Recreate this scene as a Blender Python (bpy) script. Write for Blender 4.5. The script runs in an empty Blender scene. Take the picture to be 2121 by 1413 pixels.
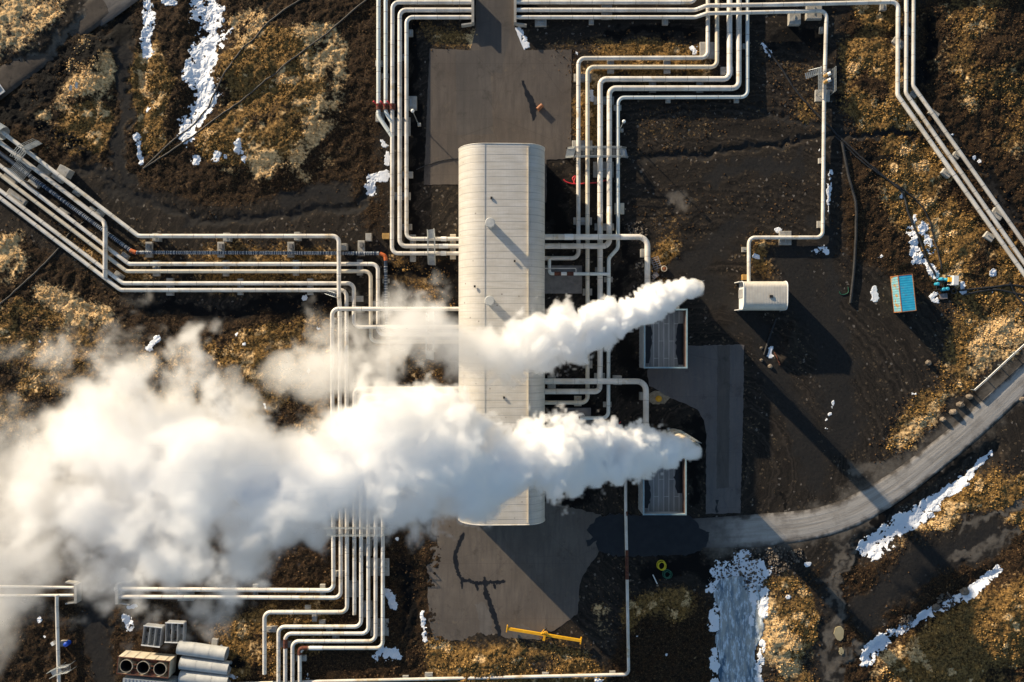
import bpy, math, random
import numpy as np
from mathutils import Vector, Matrix

random.seed(7)
RNG = np.random.default_rng(11)
SC = bpy.context.scene
COL = SC.collection
S, H = 12.5, 130.0            # 12.5 photo pixels per metre on the ground, camera 130 m up
EL = math.radians(12.6)       # sun elevation
SD = Vector((0.700 * math.cos(EL), -0.714 * math.cos(EL), -math.sin(EL)))


def P(px, py, z=0.0):
    k = (1 - z / H) / S
    return Vector(((px - 1060.5) * k, (706.5 - py) * k, z))


# ------------------------------------------------------------------ materials
def new_mat(name):
    m = bpy.data.materials.new(name)
    m.use_nodes = True
    nt = m.node_tree
    return m, nt, nt.nodes['Principled BSDF']


def N(nt, typ, **kw):
    n = nt.nodes.new(typ)
    for k, v in kw.items():
        if hasattr(n, k):
            setattr(n, k, v)
        else:
            n.inputs[k].default_value = v
    return n


def noise(nt, vec, scale, detail=4.0, rough=.55):
    n = N(nt, 'ShaderNodeTexNoise')
    n.inputs['Scale'].default_value = scale
    n.inputs['Detail'].default_value = detail
    n.inputs['Roughness'].default_value = rough
    if vec is not None:
        nt.links.new(vec, n.inputs['Vector'])
    return n.outputs[0]


def math_(nt, op, a, b=None, c=None, clamp=False):
    n = nt.nodes.new('ShaderNodeMath')
    n.operation = op
    n.use_clamp = clamp
    for i, v in enumerate((a, b, c)):
        if v is None:
            continue
        if isinstance(v, (int, float)):
            n.inputs[i].default_value = v
        else:
            nt.links.new(v, n.inputs[i])
    return n.outputs[0]


def mapr(nt, v, a, b, c=0.0, d=1.0, smooth=False):
    n = nt.nodes.new('ShaderNodeMapRange')
    if smooth:
        n.interpolation_type = 'SMOOTHSTEP'
    nt.links.new(v, n.inputs[0])
    for i, q in zip((1, 2, 3, 4), (a, b, c, d)):
        n.inputs[i].default_value = q
    return n.outputs[0]


def mixc(nt, f, a, b, blend='MIX'):
    n = nt.nodes.new('ShaderNodeMix')
    n.data_type = 'RGBA'
    n.blend_type = blend
    if isinstance(f, (int, float)):
        n.inputs[0].default_value = f
    else:
        nt.links.new(f, n.inputs[0])
    for i, v in ((6, a), (7, b)):
        if isinstance(v, tuple):
            n.inputs[i].default_value = (*v, 1)
        else:
            nt.links.new(v, n.inputs[i])
    return n.outputs[2]


def bump(nt, bs, h, dist, strength=1.0):
    b = nt.nodes.new('ShaderNodeBump')
    b.inputs['Strength'].default_value = strength
    b.inputs['Distance'].default_value = dist
    nt.links.new(h, b.inputs['Height'])
    nt.links.new(b.outputs[0], bs.inputs['Normal'])


def objpos(nt):
    return nt.nodes.new('ShaderNodeNewGeometry').outputs['Position']


def surf(name, c1, c2, scale=1.0, rough=.6, metal=0.0, bmp=.0, bscale=6., lo=.35, hi=.65, c3=None, s3=4., t3=.62, rand=0.0):
    """two-tone noisy surface, optional third colour in blotches, optional bump"""
    m, nt, b = new_mat(name)
    p = objpos(nt)
    col = mixc(nt, mapr(nt, noise(nt, p, scale, 6), lo, hi), c1, c2)
    if c3:
        col = mixc(nt, mapr(nt, noise(nt, p, s3, 5, .65), t3, t3 + .1), col, c3)
    if rand:
        oi = nt.nodes.new('ShaderNodeObjectInfo')
        v = mapr(nt, oi.outputs['Random'], 0, 1, 1 - rand, 1 + rand)
        hs = nt.nodes.new('ShaderNodeHueSaturation')
        nt.links.new(v, hs.inputs['Value'])
        nt.links.new(col, hs.inputs['Color'])
        col = hs.outputs[0]
    nt.links.new(col, b.inputs['Base Color'])
    b.inputs['Roughness'].default_value = rough
    b.inputs['Metallic'].default_value = metal
    if bmp:
        bump(nt, b, noise(nt, p, bscale, 5, .6), bmp)
    return m


M = {}
M['clad'] = surf('pipe_cladding', (.57, .52, .45), (.77, .73, .665), .45, .42, c3=(.52, .42, .28), s3=.35, t3=.58, rand=.05)
M['clad_tan'] = surf('tan_pipe_cladding', (.58, .50, .38), (.70, .63, .50), .5, .45, c3=(.45, .30, .14), s3=.9, t3=.68, rand=.04)
M['clad_green'] = surf('pale_green_cladding', (.62, .66, .62), (.72, .74, .70), .4, .42, c3=(.55, .52, .42), s3=.6, t3=.7)
M['conc'] = surf('concrete', (.30, .28, .245), (.42, .40, .36), 1.2, .9, bmp=.03, bscale=5, c3=(.22, .19, .15), s3=2.2, t3=.6, rand=.12)
M['conc_dark'] = surf('old_concrete', (.13, .125, .12), (.2, .19, .18), 1.0, .9, bmp=.02, c3=(.3, .17, .05), s3=1.1, t3=.66)
M['galv'] = surf('galvanised_steel', (.34, .37, .38), (.46, .48, .48), 2., .45, metal=.6)
M['rust_orange'] = surf('faded_orange', (.24, .085, .03), (.34, .13, .05), 2., .6, c3=(.14, .05, .02), s3=3., t3=.6)
M['seam'] = surf('cladding_seam', (.34, .31, .27), (.44, .40, .35), 2., .5)
M['patch'] = None
M['ochre'] = surf('ochre_box', (.36, .20, .05), (.48, .29, .09), 2., .6, c3=(.22, .09, .03), s3=3., t3=.6)
M['rust'] = surf('rusty_steel', (.06, .018, .011), (.16, .048, .022), 3., .85)
M['orange'] = surf('orange_plastic', (.50, .09, .02), (.60, .17, .04), 2., .5)
M['red'] = surf('red_paint', (.5, .02, .03), (.6, .04, .05), 2., .5)
M['yellow'] = surf('yellow_paint', (.75, .36, .01), (.82, .44, .02), 1.5, .45, c3=(.4, .2, .05), s3=3., t3=.72)
M['white'] = surf('white_paint', (.72, .72, .70), (.80, .80, .78), 1.5, .5)
M['black'] = surf('black_rubber', (.012, .012, .013), (.028, .027, .027), 2., .6)
M['hose'] = surf('dusty_hose', (.03, .027, .024), (.07, .06, .05), .6, .7)
M['blue'] = surf('blue_plastic', (.01, .06, .45), (.02, .1, .55), 2., .45)
M['cyan'] = surf('cyan_plastic', (.02, .30, .45), (.04, .36, .52), 2., .45)
M['green'] = surf('green_hose', (.01, .10, .06), (.02, .14, .08), 2., .5)
M['yhose'] = surf('yellow_hose', (.62, .52, .01), (.70, .58, .03), 2., .5)
M['wood'] = surf('weathered_wood', (.24, .21, .22), (.36, .32, .30), 3., .85)
M['tanst'] = surf('tan_stack_paint', (.55, .45, .32), (.66, .57, .44), 1.2, .5, c3=(.30, .16, .07), s3=1.5, t3=.66)
M['dark'] = surf('dark_opening', (.012, .012, .013), (.02, .02, .02), 2., .8)
M['basin'] = surf('basin_wall', (.30, .33, .36), (.38, .41, .43), .8, .6, c3=(.2, .22, .25), s3=1.2, t3=.64)
M['rim'] = surf('basin_rim', (.20, .31, .36), (.28, .38, .42), 1.5, .5)
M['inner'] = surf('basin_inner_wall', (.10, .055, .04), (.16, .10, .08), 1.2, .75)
M['pipe_grey'] = surf('grey_pipe', (.40, .41, .40), (.52, .52, .50), .8, .5, c3=(.34, .30, .24), s3=1.2, t3=.63)
M['rock'] = surf('rock', (.12, .095, .07), (.25, .20, .15), 2.2, .95, bmp=.05, bscale=5, rand=.25)
M['steel_grey'] = surf('dull_grey_steel', (.30, .31, .32), (.40, .40, .40), 1., .5, c3=(.24, .12, .05), s3=1.8, t3=.67)
M['cream'] = surf('cream_paint', (.50, .43, .32), (.62, .55, .43), 1.1, .6, c3=(.42, .22, .07), s3=1.7, t3=.62)


def mat_corr(c1, c2, period):
    """silver and dark blue rings round a wrapped hose"""
    m, nt, b = new_mat('wrapped_hose')
    p = objpos(nt)
    col = mixc(nt, mapr(nt, noise(nt, p, 1.3, 5), .40, .6), c1, c2)
    nt.links.new(col, b.inputs['Base Color'])
    b.inputs['Roughness'].default_value = .45
    return m


M['wrap'] = mat_corr((.015, .03, .06), (.03, .055, .09), .5)
M['silver'] = surf('silver_band', (.6, .6, .6), (.75, .75, .74), 2., .35, metal=.3)


def mat_roof():
    m, nt, b = new_mat('hall_roof_sheeting')
    p = objpos(nt)
    sx = nt.nodes.new('ShaderNodeSeparateXYZ')
    nt.links.new(p, sx.inputs[0])
    fy = math_(nt, 'FRACT', math_(nt, 'MULTIPLY', sx.outputs[1], 1 / 1.12))
    seam = mapr(nt, math_(nt, 'ABSOLUTE', math_(nt, 'SUBTRACT', fy, .5)), .44, .5)
    fx = math_(nt, 'FRACT', math_(nt, 'MULTIPLY', sx.outputs[0], 1 / .42))
    rib = mapr(nt, math_(nt, 'ABSOLUTE', math_(nt, 'SUBTRACT', fx, .5)), .36, .5)
    n1 = noise(nt, p, .5, 6)
    st = N(nt, 'ShaderNodeMapping')
    st.inputs['Scale'].default_value = (.25, 3.0, .25)
    nt.links.new(p, st.inputs[0])
    n2 = noise(nt, st.outputs[0], 1.0, 5)
    col = mixc(nt, mapr(nt, n1, .3, .7), (.52, .485, .43), (.61, .58, .535))
    col = mixc(nt, mapr(nt, n2, .46, .7, 0, .65), col, (.46, .42, .35))
    col = mixc(nt, math_(nt, 'MULTIPLY', seam, mapr(nt, n2, .3, .6, .5, 1)), col, (.28, .27, .26))
    n3 = noise(nt, p, .9, 9, .75)
    col = mixc(nt, mapr(nt, n3, .56, .72, 0, .5), col, (.44, .40, .33))
    sp = N(nt, 'ShaderNodeTexVoronoi')
    sp.inputs['Scale'].default_value = .55
    nt.links.new(p, sp.inputs['Vector'])
    col = mixc(nt, mapr(nt, sp.outputs['Distance'], .05, .09, .8, 0), col, (.2, .17, .14))
    col = mixc(nt, math_(nt, 'MULTIPLY', rib, .22), col, (.42, .41, .40))
    nt.links.new(col, b.inputs['Base Color'])
    b.inputs['Roughness'].default_value = .5
    hh = math_(nt, 'ADD', math_(nt, 'MULTIPLY', seam, -.6), math_(nt, 'MULTIPLY', n1, .6))
    bump(nt, b, hh, .03)
    return m


def mat_ribbed(name, c1, c2, axis, period, c3=None, depth=.03, t3=.6):
    """corrugated sheet: ribs along one object axis, rust or dirt blotches"""
    m, nt, b = new_mat(name)
    tc = nt.nodes.new('ShaderNodeTexCoord')
    p = tc.outputs['Object']
    sx = nt.nodes.new('ShaderNodeSeparateXYZ')
    nt.links.new(p, sx.inputs[0])
    w = math_(nt, 'SINE', math_(nt, 'MULTIPLY', sx.outputs[axis], 2 * math.pi / period))
    col = mixc(nt, mapr(nt, noise(nt, p, 1.2, 6), .35, .65), c1, c2)
    col = mixc(nt, mapr(nt, w, .2, 1, 0, .2), col, tuple(q * .6 for q in c1))
    if c3:
        col = mixc(nt, mapr(nt, noise(nt, p, .9, 7, .7), t3, t3 + .05), col, c3)
    nt.links.new(col, b.inputs['Base Color'])
    b.inputs['Roughness'].default_value = .5
    bump(nt, b, w, depth)
    return m


M['roof'] = mat_roof()
M['shed'] = mat_ribbed('shed_sheeting', (.58, .53, .45), (.68, .63, .54), 0, .25, depth=.006)
M['cont'] = mat_ribbed('container_roof', (.02, .38, .60), (.05, .46, .68), 1, .40, (.30, .12, .04), .006, .575)
M['cont_side'] = mat_ribbed('container_side', (.16, .42, .52), (.26, .50, .56), 1, .40, (.42, .25, .08), .012, .52)
M['cont_frame'] = surf('rusty_container_frame', (.30, .09, .03), (.48, .22, .08), 2., .8)


def mat_slab():
    """wet grey basin slabs, pale joints"""
    m, nt, b = new_mat('basin_slabs')
    p = objpos(nt)
    br = nt.nodes.new('ShaderNodeTexBrick')
    mp = N(nt, 'ShaderNodeMapping')
    mp.inputs['Rotation'].default_value = (0, 0, math.pi / 2)
    nt.links.new(p, mp.inputs[0])
    nt.links.new(mp.outputs[0], br.inputs['Vector'])
    br.inputs['Scale'].default_value = 1.0
    br.inputs['Brick Width'].default_value = 5.6
    br.inputs['Row Height'].default_value = .82
    br.inputs['Mortar Size'].default_value = .05
    br.inputs['Color1'].default_value = (.19, .19, .185, 1)
    br.inputs['Color2'].default_value = (.27, .27, .26, 1)
    br.inputs['Mortar'].default_value = (.50, .50, .47, 1)
    st = N(nt, 'ShaderNodeMapping')
    st.inputs['Scale'].default_value = (3, .3, 1)
    nt.links.new(p, st.inputs[0])
    col = mixc(nt, mapr(nt, noise(nt, st.outputs[0], 1.2, 6), .45, .7, 0, .5), br.outputs[0], (.11, .115, .12))
    nt.links.new(col, b.inputs['Base Color'])
    b.inputs['Roughness'].default_value = .55
    return m


M['slab'] = mat_slab()


def mat_ground():
    m, nt, b = new_mat('lava_ground')
    p = objpos(nt)
    at = [N(nt, 'ShaderNodeAttribute', attribute_name=a) for a in ('cov', 'dirt')]
    s0 = nt.nodes.new('ShaderNodeSeparateColor')
    nt.links.new(at[0].outputs['Color'], s0.inputs[0])
    s1 = nt.nodes.new('ShaderNodeSeparateColor')
    nt.links.new(at[1].outputs['Color'], s1.inputs[0])
    tan, oli, bro = s0.outputs
    dust, dark, blue = s1.outputs
    nA = noise(nt, p, .45, 8, .62)
    nB = noise(nt, p, 2.2, 6, .65)
    nC = noise(nt, p, 6.0, 3, .6)
    nn = math_(nt, 'SUBTRACT', math_(nt, 'ADD', math_(nt, 'MULTIPLY', nA, .5), math_(nt, 'MULTIPLY', nB, .6)), .55)

    def msk(a, amp=1.6, w=.22):
        return mapr(nt, math_(nt, 'ADD', a, math_(nt, 'MULTIPLY', nn, amp)), .5 - w, .5 + w, smooth=True)
    # gravel with stones
    vo = N(nt, 'ShaderNodeTexVoronoi')
    vo.inputs['Scale'].default_value = 3.2
    nt.links.new(p, vo.inputs['Vector'])
    sv = nt.nodes.new('ShaderNodeSeparateColor')
    nt.links.new(vo.outputs['Color'], sv.inputs[0])
    g = mixc(nt, mapr(nt, nA, .35, .68), (0.0126, 0.01044, 0.00864), (0.02448, 0.02016, 0.0162))
    g = mixc(nt, mapr(nt, nB, .5, .72, 0, .7), g, (0.00936, 0.00684, 0.0054))
    g = mixc(nt, mapr(nt, sv.outputs[0], .955, .965, 0, .7), g, (.115, .082, .05))
    g = mixc(nt, mapr(nt, sv.outputs[1], .988, .99, 0, .8), g, (.22, .19, .16))
    ds = N(nt, 'ShaderNodeVectorMath', operation='DISTANCE')
    nt.links.new(p, ds.inputs[0])
    ds.inputs[1].default_value = (34, -22, 0)
    cb = nt.nodes.new('ShaderNodeCombineXYZ')
    nt.links.new(math_(nt, 'ADD', ds.outputs['Value'], math_(nt, 'MULTIPLY', nA, 3.5)), cb.inputs[0])
    arcs = noise(nt, cb.outputs[0], 1.6, 4, .7)
    g = mixc(nt, mapr(nt, arcs, .46, .64, 0, .8), g, (.060, .047, .036))
    g = mixc(nt, mapr(nt, arcs, .44, .34, 0, .5), g, (0.007, 0.00595, 0.00525))
    # vegetation colours
    br = mixc(nt, mapr(nt, nB, .4, .62), (0.0104, 0.0064, 0.004), (0.048, 0.0256, 0.0116))
    br = mixc(nt, mapr(nt, nC, .56, .7, 0, .8), br, (.17, .11, .045))
    ol = mixc(nt, mapr(nt, nB, .36, .64), (0.021, 0.0119, 0.00455), (.33, .185, .055))
    ol = mixc(nt, mapr(nt, nC, .55, .72, 0, .7), ol, (.58, .38, .16))
    ta = mixc(nt, mapr(nt, nB, .33, .62), (.32, .18, .07), (.92, .63, .31))
    c = mixc(nt, msk(bro), g, br)
    c = mixc(nt, msk(oli), c, ol)
    c = mixc(nt, msk(tan, 2.3, .30), c, ta)
    c = mixc(nt, msk(blue, .7, .3), c, mixc(nt, mapr(nt, nB, .3, .7), (.0175, .0165, .016), (.031, .028, .0255)))
    c = mixc(nt, msk(dust, .8, .35), c, mixc(nt, mapr(nt, nA, .3, .7), (.065, .054, .043), (.17, .148, .122)))
    c = mixc(nt, msk(dark, .9, .25), c, (0.0051, 0.0045, 0.0042))  # near-black soil tone, which also paints shade into the ground
    nt.links.new(c, b.inputs['Base Color'])
    b.inputs['Roughness'].default_value = .95
    b.inputs['Specular IOR Level'].default_value = .2
    veg = math_(nt, 'MAXIMUM', oli, math_(nt, 'MAXIMUM', tan, bro))
    hgt = math_(nt, 'MULTIPLY', math_(nt, 'ADD', nB, math_(nt, 'MULTIPLY', nC, .5)), mapr(nt, veg, 0, 1, .5, 1.6))
    bump(nt, b, hgt, .10, .9)
    return m


def mat_asphalt(name, c1, c2, tint, dirt):
    m, nt, b = new_mat(name)
    p = objpos(nt)
    st = N(nt, 'ShaderNodeMapping')
    st.inputs['Scale'].default_value = (1.6, .22, 1)
    nt.links.new(p, st.inputs[0])
    n0 = noise(nt, p, .16, 7, .6)
    n1 = noise(nt, st.outputs[0], .9, 6, .6)
    n2 = noise(nt, p, 9., 4, .7)
    c = mixc(nt, mapr(nt, n0, .34, .66), c1, c2)
    c = mixc(nt, mapr(nt, n1, .42, .66, 0, .75), c, tint)
    c = mixc(nt, mapr(nt, n2, .55, .75, 0, .35), c, tuple(q * 1.5 for q in c2))
    c = mixc(nt, mapr(nt, noise(nt, p, .7, 8, .7), .58, .72, 0, .7), c, dirt)
    c = mixc(nt, mapr(nt, noise(nt, p, .3, 9, .72), .57, .66, 0, .6), c, tuple(q * .55 for q in c1))
    bt = nt.nodes.new('ShaderNodeTexBrick')
    nt.links.new(mixc(nt, .04, p, N(nt, 'ShaderNodeTexNoise', Scale=.8).outputs[1], 'ADD'), bt.inputs['Vector'])
    for k_, v_ in (('Scale', 1), ('Brick Width', 5.3), ('Row Height', 9.2), ('Mortar Size', .035), ('Mortar Smooth', .6)):
        bt.inputs[k_].default_value = v_
    c = mixc(nt, math_(nt, 'MULTIPLY', bt.outputs['Fac'], .4), c, tuple(q * .45 for q in c1))
    cr = N(nt, 'ShaderNodeTexVoronoi', feature='DISTANCE_TO_EDGE')
    cr.inputs['Scale'].default_value = .11
    wp = mixc(nt, .12, p, N(nt, 'ShaderNodeTexNoise', Scale=.5).outputs[1], 'ADD')
    nt.links.new(wp, cr.inputs['Vector'])
    c = mixc(nt, mapr(nt, cr.outputs['Distance'],   .002, .006, .22, 0), c, tuple(q * .35 for q in c1))
    nt.links.new(c, b.inputs['Base Color'])
    b.inputs['Roughness'].default_value = .85
    bump(nt, b, n2, .01)
    return m


M['ground'] = mat_ground()
M['pad'] = mat_asphalt('worn_asphalt', (.088, .069, .055), (.122, .100, .082), (.073, .060, .051), (.15, .115, .078))
M['pad_grey'] = mat_asphalt('grey_asphalt', (0.1125, 0.096, 0.0885), (0.1462, 0.1275, 0.1185), (0.1013, 0.09375, 0.0945), (0.1725, 0.1462, 0.12))
M['pad_low'] = mat_asphalt('pale_worn_asphalt', (.108, .088, .071), (.150, .125, .103), (.092, .078, .067), (.175, .138, .098))
M['patch'] = mat_asphalt('asphalt_patch', (.075, .064, .056), (.105, .09, .078), (.066, .058, .053), (.12, .097, .073))
M['pale'] = mat_asphalt('bleached_asphalt', (.115, .10, .088), (.175, .158, .142), (.10, .088, .078), (.10, .082, .064))
M['wet'] = surf('wet_asphalt', (.010, .010, .011), (.018, .018, .019), .8, .32)


def mat_road():
    m, nt, b = new_mat('gravel_road')
    p = objpos(nt)
    at = N(nt, 'ShaderNodeAttribute', attribute_name='across')
    ac, al, e_ = (lambda s: (nt.links.new(at.outputs['Color'], s.inputs[0]), s.outputs)[1])(nt.nodes.new('ShaderNodeSeparateColor'))
    cx = nt.nodes.new('ShaderNodeCombineXYZ')
    nt.links.new(math_(nt, 'MULTIPLY', ac, 9), cx.inputs[0])
    nt.links.new(math_(nt, 'MULTIPLY', al, 3), cx.inputs[1])
    ns = noise(nt, cx.outputs[0], 1.0, 6, .6)
    nA = noise(nt, p, .5, 7)
    nB = noise(nt, p, 5., 5, .7)
    edge = math_(nt, 'ABSOLUTE', math_(nt, 'SUBTRACT', math_(nt, 'MULTIPLY', ac, 2), 1))
    c = mixc(nt, mapr(nt, ns, .35, .65), (.30, .27, .235), (.46, .425, .385))
    c = mixc(nt, mapr(nt, nB, .5, .75, 0, .4), c, (.30, .265, .225))
    ruts = mapr(nt, math_(nt, 'ABSOLUTE', math_(nt, 'SUBTRACT', edge, .42)), .02, .16, .35, 0)
    c = mixc(nt, ruts, c, (.50, .47, .43))
    e = mapr(nt, math_(nt, 'ADD', edge, math_(nt, 'MULTIPLY', math_(nt, 'SUBTRACT', nA, .5), 1.0)), .62, .98, smooth=True)
    c = mixc(nt, e, c, (.045, .037, .03))
    pu = noise(nt, p, .25, 6, .65)
    c = mixc(nt, mapr(nt, pu, .5, .66, 0, .55), c, (.20, .175, .15))
    fd = mapr(nt, math_(nt, 'ADD', al, math_(nt, 'MULTIPLY', math_(nt, 'SUBTRACT', nA, .5), .35)), .02, .34, 1, 0, True)
    c = mixc(nt, fd, c, (.10, .088, .08))
    nt.links.new(c, b.inputs['Base Color'])
    b.inputs['Roughness'].default_value = .95
    bump(nt, b, math_(nt, 'ADD', nB, math_(nt, 'MULTIPLY', ns, 1.5)), .04)
    return m


M['road'] = mat_road()
M['track'] = surf('brown_track', (.045, .035, .028), (.085, .067, .052), .5, .95, bmp=.03, bscale=4, c3=(.03, .024, .02), s3=.8, t3=.55)


def mat_snow():
    m, nt, b = new_mat('snow')
    p = objpos(nt)
    n1 = noise(nt, p, 1.5, 6, .65)
    nt.links.new(mixc(nt, mapr(nt, n1, .3, .7), (.80, .83, .88), (.88, .89, .91)), b.inputs['Base Color'])
    b.inputs['Roughness'].default_value = .7
    b.inputs['Subsurface Weight'].default_value = 0
    bump(nt, b, n1, .08)
    return m


def mat_ice():
    m, nt, b = new_mat('stream_ice')
    p = objpos(nt)
    wp = mixc(nt, 1.0, p, N(nt, 'ShaderNodeTexNoise', Scale=.3, Detail=4).outputs[1], 'ADD')
    mp = N(nt, 'ShaderNodeMapping')
    mp.inputs['Scale'].default_value = (1.5, .38, 1)
    nt.links.new(wp, mp.inputs[0])
    n0 = noise(nt, mp.outputs[0], .5, 9, .62)
    n1 = noise(nt, mp.outputs[0], 1.3, 9, .72)
    c = mixc(nt, mapr(nt, n0, .36, .58), (.10, .17, .24), (.42, .43, .40))
    c = mixc(nt, mapr(nt, n1, .50, .60), c, (.72, .80, .86))
    c = mixc(nt, mapr(nt, n0, .33, .42, 1, 0), c, (.05, .11, .18))
    nt.links.new(c, b.inputs['Base Color'])
    b.inputs['Roughness'].default_value = .35
    bump(nt, b, n1, .12)
    return m


M['snow'] = mat_snow()
M['ice'] = mat_ice()


def mat_attr(name, rough=.95):
    m, nt, b = new_mat(name)
    a = N(nt, 'ShaderNodeAttribute', attribute_name='tone')
    nt.links.new(a.outputs['Color'], b.inputs['Base Color'])
    b.inputs['Roughness'].default_value = rough
    b.inputs['Specular IOR Level'].default_value = .15
    return m


M['tuft'] = mat_attr('dry_grass')
M['stone'] = mat_attr('loose_stones')


# ------------------------------------------------------------------ geometry helpers
class MB:
    """collects shapes into one mesh"""

    def __init__(self):
        self.v, self.f, self.s, self.m = [], [], [], []
        self.cur = 0

    def add(self, vs, fs, smooth=False):
        o = len(self.v)
        self.v += [tuple(q) for q in vs]
        self.f += [tuple(i + o for i in f) for f in fs]
        self.s += [smooth] * len(fs)
        self.m += [self.cur] * len(fs)
        return self

    def box(self, c, sz, rz=0.0, taper=1.0, rot=None):
        x, y, z = (q / 2 for q in sz)
        R = rot or Matrix.Rotation(rz, 3, 'Z')
        vs = [R @ Vector((sx * x * (taper if sz_ > 0 else 1), sy * y * (taper if sz_ > 0 else 1), sz_ * z)) + Vector(c)
              for sz_ in (-1, 1) for sx, sy in ((-1, -1), (1, -1), (1, 1), (-1, 1))]
        return self.add(vs, [(3, 2, 1, 0), (4, 5, 6, 7), (0, 1, 5, 4), (1, 2, 6, 5), (2, 3, 7, 6), (3, 0, 4, 7)])

    def tube(self, pts, r, n=12, caps=True, smooth=True):
        pts = [Vector(p) for p in pts]
        rs = r if isinstance(r, (list, tuple)) else [r] * len(pts)
        vs, fs = [], []
        up = Vector((0, 0, 1))
        for i, p in enumerate(pts):
            a = pts[max(i - 1, 0)]
            b = pts[min(i + 1, len(pts) - 1)]
            d = (b - a).normalized()
            u = up if abs(d.z) < .95 else Vector((1, 0, 0))
            x = d.cross(u).normalized()
            y = x.cross(d).normalized()
            k = 1.0
            if 0 < i < len(pts) - 1:
                d0 = (p - a).normalized()
                k = 1 / max(.5, d0.dot(d))
            for j in range(n):
                t = 2 * math.pi * j / n
                vs.append(p + x * (math.cos(t) * rs[i] * k) + y * (math.sin(t) * rs[i]))
        for i in range(len(pts) - 1):
            for j in range(n):
                a, b = i * n + j, i * n + (j + 1) % n
                fs.append((a, b, b + n, a + n))
        self.add(vs, fs, smooth)
        if caps:
            o = len(vs)
            self.add([vs[j] for j in range(n)], [tuple(range(n))[::-1]])
            self.add([vs[o - n + j] for j in range(n)], [tuple(range(n))])
        return self

    def ring(self, c, d, r, w, n=14):
        d = Vector(d).normalized()
        return self.tube([Vector(c) - d * w / 2, Vector(c) + d * w / 2], r, n, True)

    def lathe(self, c, prof, n=28, smooth=True):
        c = Vector(c)
        vs, fs = [], []
        for r, z in prof:
            for j in range(n):
                t = 2 * math.pi * j / n
                vs.append(c + Vector((r * math.cos(t), r * math.sin(t), z)))
        for i in range(len(prof) - 1):
            for j in range(n):
                a, b = i * n + j, i * n + (j + 1) % n
                fs.append((a, b, b + n, a + n))
        return self.add(vs, fs, smooth)

    def prism(self, poly, z0, z1):
        n = len(poly)
        ar = sum(poly[i][0] * poly[(i + 1) % n][1] - poly[(i + 1) % n][0] * poly[i][1] for i in range(n))
        if ar < 0:
            poly = poly[::-1]
        vs = [(p[0], p[1], z0) for p in poly] + [(p[0], p[1], z1) for p in poly]
        fs = [tuple(range(n, 2 * n)), tuple(range(n))[::-1]] + [(i, (i + 1) % n, (i + 1) % n + n, i + n) for i in range(n)]
        return self.add(vs, fs)

    def build(self, name, mat, parent=None, mat2=None):
        me = bpy.data.meshes.new(name)
        me.from_pydata(self.v, [], self.f)
        me.polygons.foreach_set('use_smooth', self.s)
        me.materials.append(mat)
        if mat2:
            me.materials.append(mat2)
            me.polygons.foreach_set('material_index', self.m)
        me.update()
        o = bpy.data.objects.new(name, me)
        COL.objects.link(o)
        if parent is not None:
            o.parent = parent
        return o


def tag(o, label, cat, group=None):
    o['label'] = label
    o['category'] = cat
    if group:
        o['group'] = group
    return o


def struct(o, kind='structure'):
    o['kind'] = kind
    return o


def empty(name, loc=(0, 0, 0)):
    o = bpy.data.objects.new(name, None)
    o.location = loc
    COL.objects.link(o)
    return o


def rel(parent, child):
    """keep a child whose mesh is in world space in place under a moved parent"""
    child.parent = parent
    child.matrix_parent_inverse = Matrix.Translation(-Vector(parent.location))
    return child


def origin(o):
    """move a mesh's origin to its own base so that it stands where it is"""
    co = np.empty(len(o.data.vertices) * 3)
    o.data.vertices.foreach_get('co', co)
    co = co.reshape(-1, 3)
    c = np.array([(co[:, 0].min() + co[:, 0].max()) / 2, (co[:, 1].min() + co[:, 1].max()) / 2, co[:, 2].min()])
    co -= c
    o.data.vertices.foreach_set('co', co.ravel())
    o.location = c
    return o


def np_mesh(name, co, faces_flat, nper, mat, smooth=True, attrs=None):
    me = bpy.data.meshes.new(name)
    nf = len(faces_flat) // nper
    me.vertices.add(len(co))
    me.vertices.foreach_set('co', np.asarray(co, dtype=np.float32).ravel())
    me.loops.add(nf * nper)
    me.loops.foreach_set('vertex_index', np.asarray(faces_flat, dtype=np.int32))
    me.polygons.add(nf)
    me.polygons.foreach_set('loop_start', np.arange(0, nf * nper, nper, dtype=np.int32))
    me.polygons.foreach_set('use_smooth', np.full(nf, smooth))
    me.update(calc_edges=True)
    for k, (typ, arr) in (attrs or {}).items():
        a = me.attributes.new(k, typ, 'POINT')
        a.data.foreach_set('color', np.asarray(arr, dtype=np.float32).ravel())
    me.materials.append(mat)
    o = bpy.data.objects.new(name, me)
    COL.objects.link(o)
    return o


# ------------------------------------------------------------------ noise and regions
TAB = np.random.default_rng(5).random((512, 512))


def vnoise(x, y, seed=0):
    x = x + seed * 37.7
    y = y + seed * 91.3
    xi, yi = np.floor(x).astype(int), np.floor(y).astype(int)
    fx, fy = x - xi, y - yi
    fx, fy = fx * fx * (3 - 2 * fx), fy * fy * (3 - 2 * fy)
    g = lambda a, b: TAB[a & 511, b & 511]
    return (g(xi, yi) * (1 - fx) + g(xi + 1, yi) * fx) * (1 - fy) + (g(xi, yi + 1) * (1 - fx) + g(xi + 1, yi + 1) * fx) * fy


def fbm(x, y, o=5, seed=0, gain=.5):
    s, a, t = 0, 1, 0
    for i in range(o):
        s = s + a * vnoise(x * 2 ** i, y * 2 ** i, seed + i)
        t += a
        a *= gain
    return s / t - .5


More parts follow.
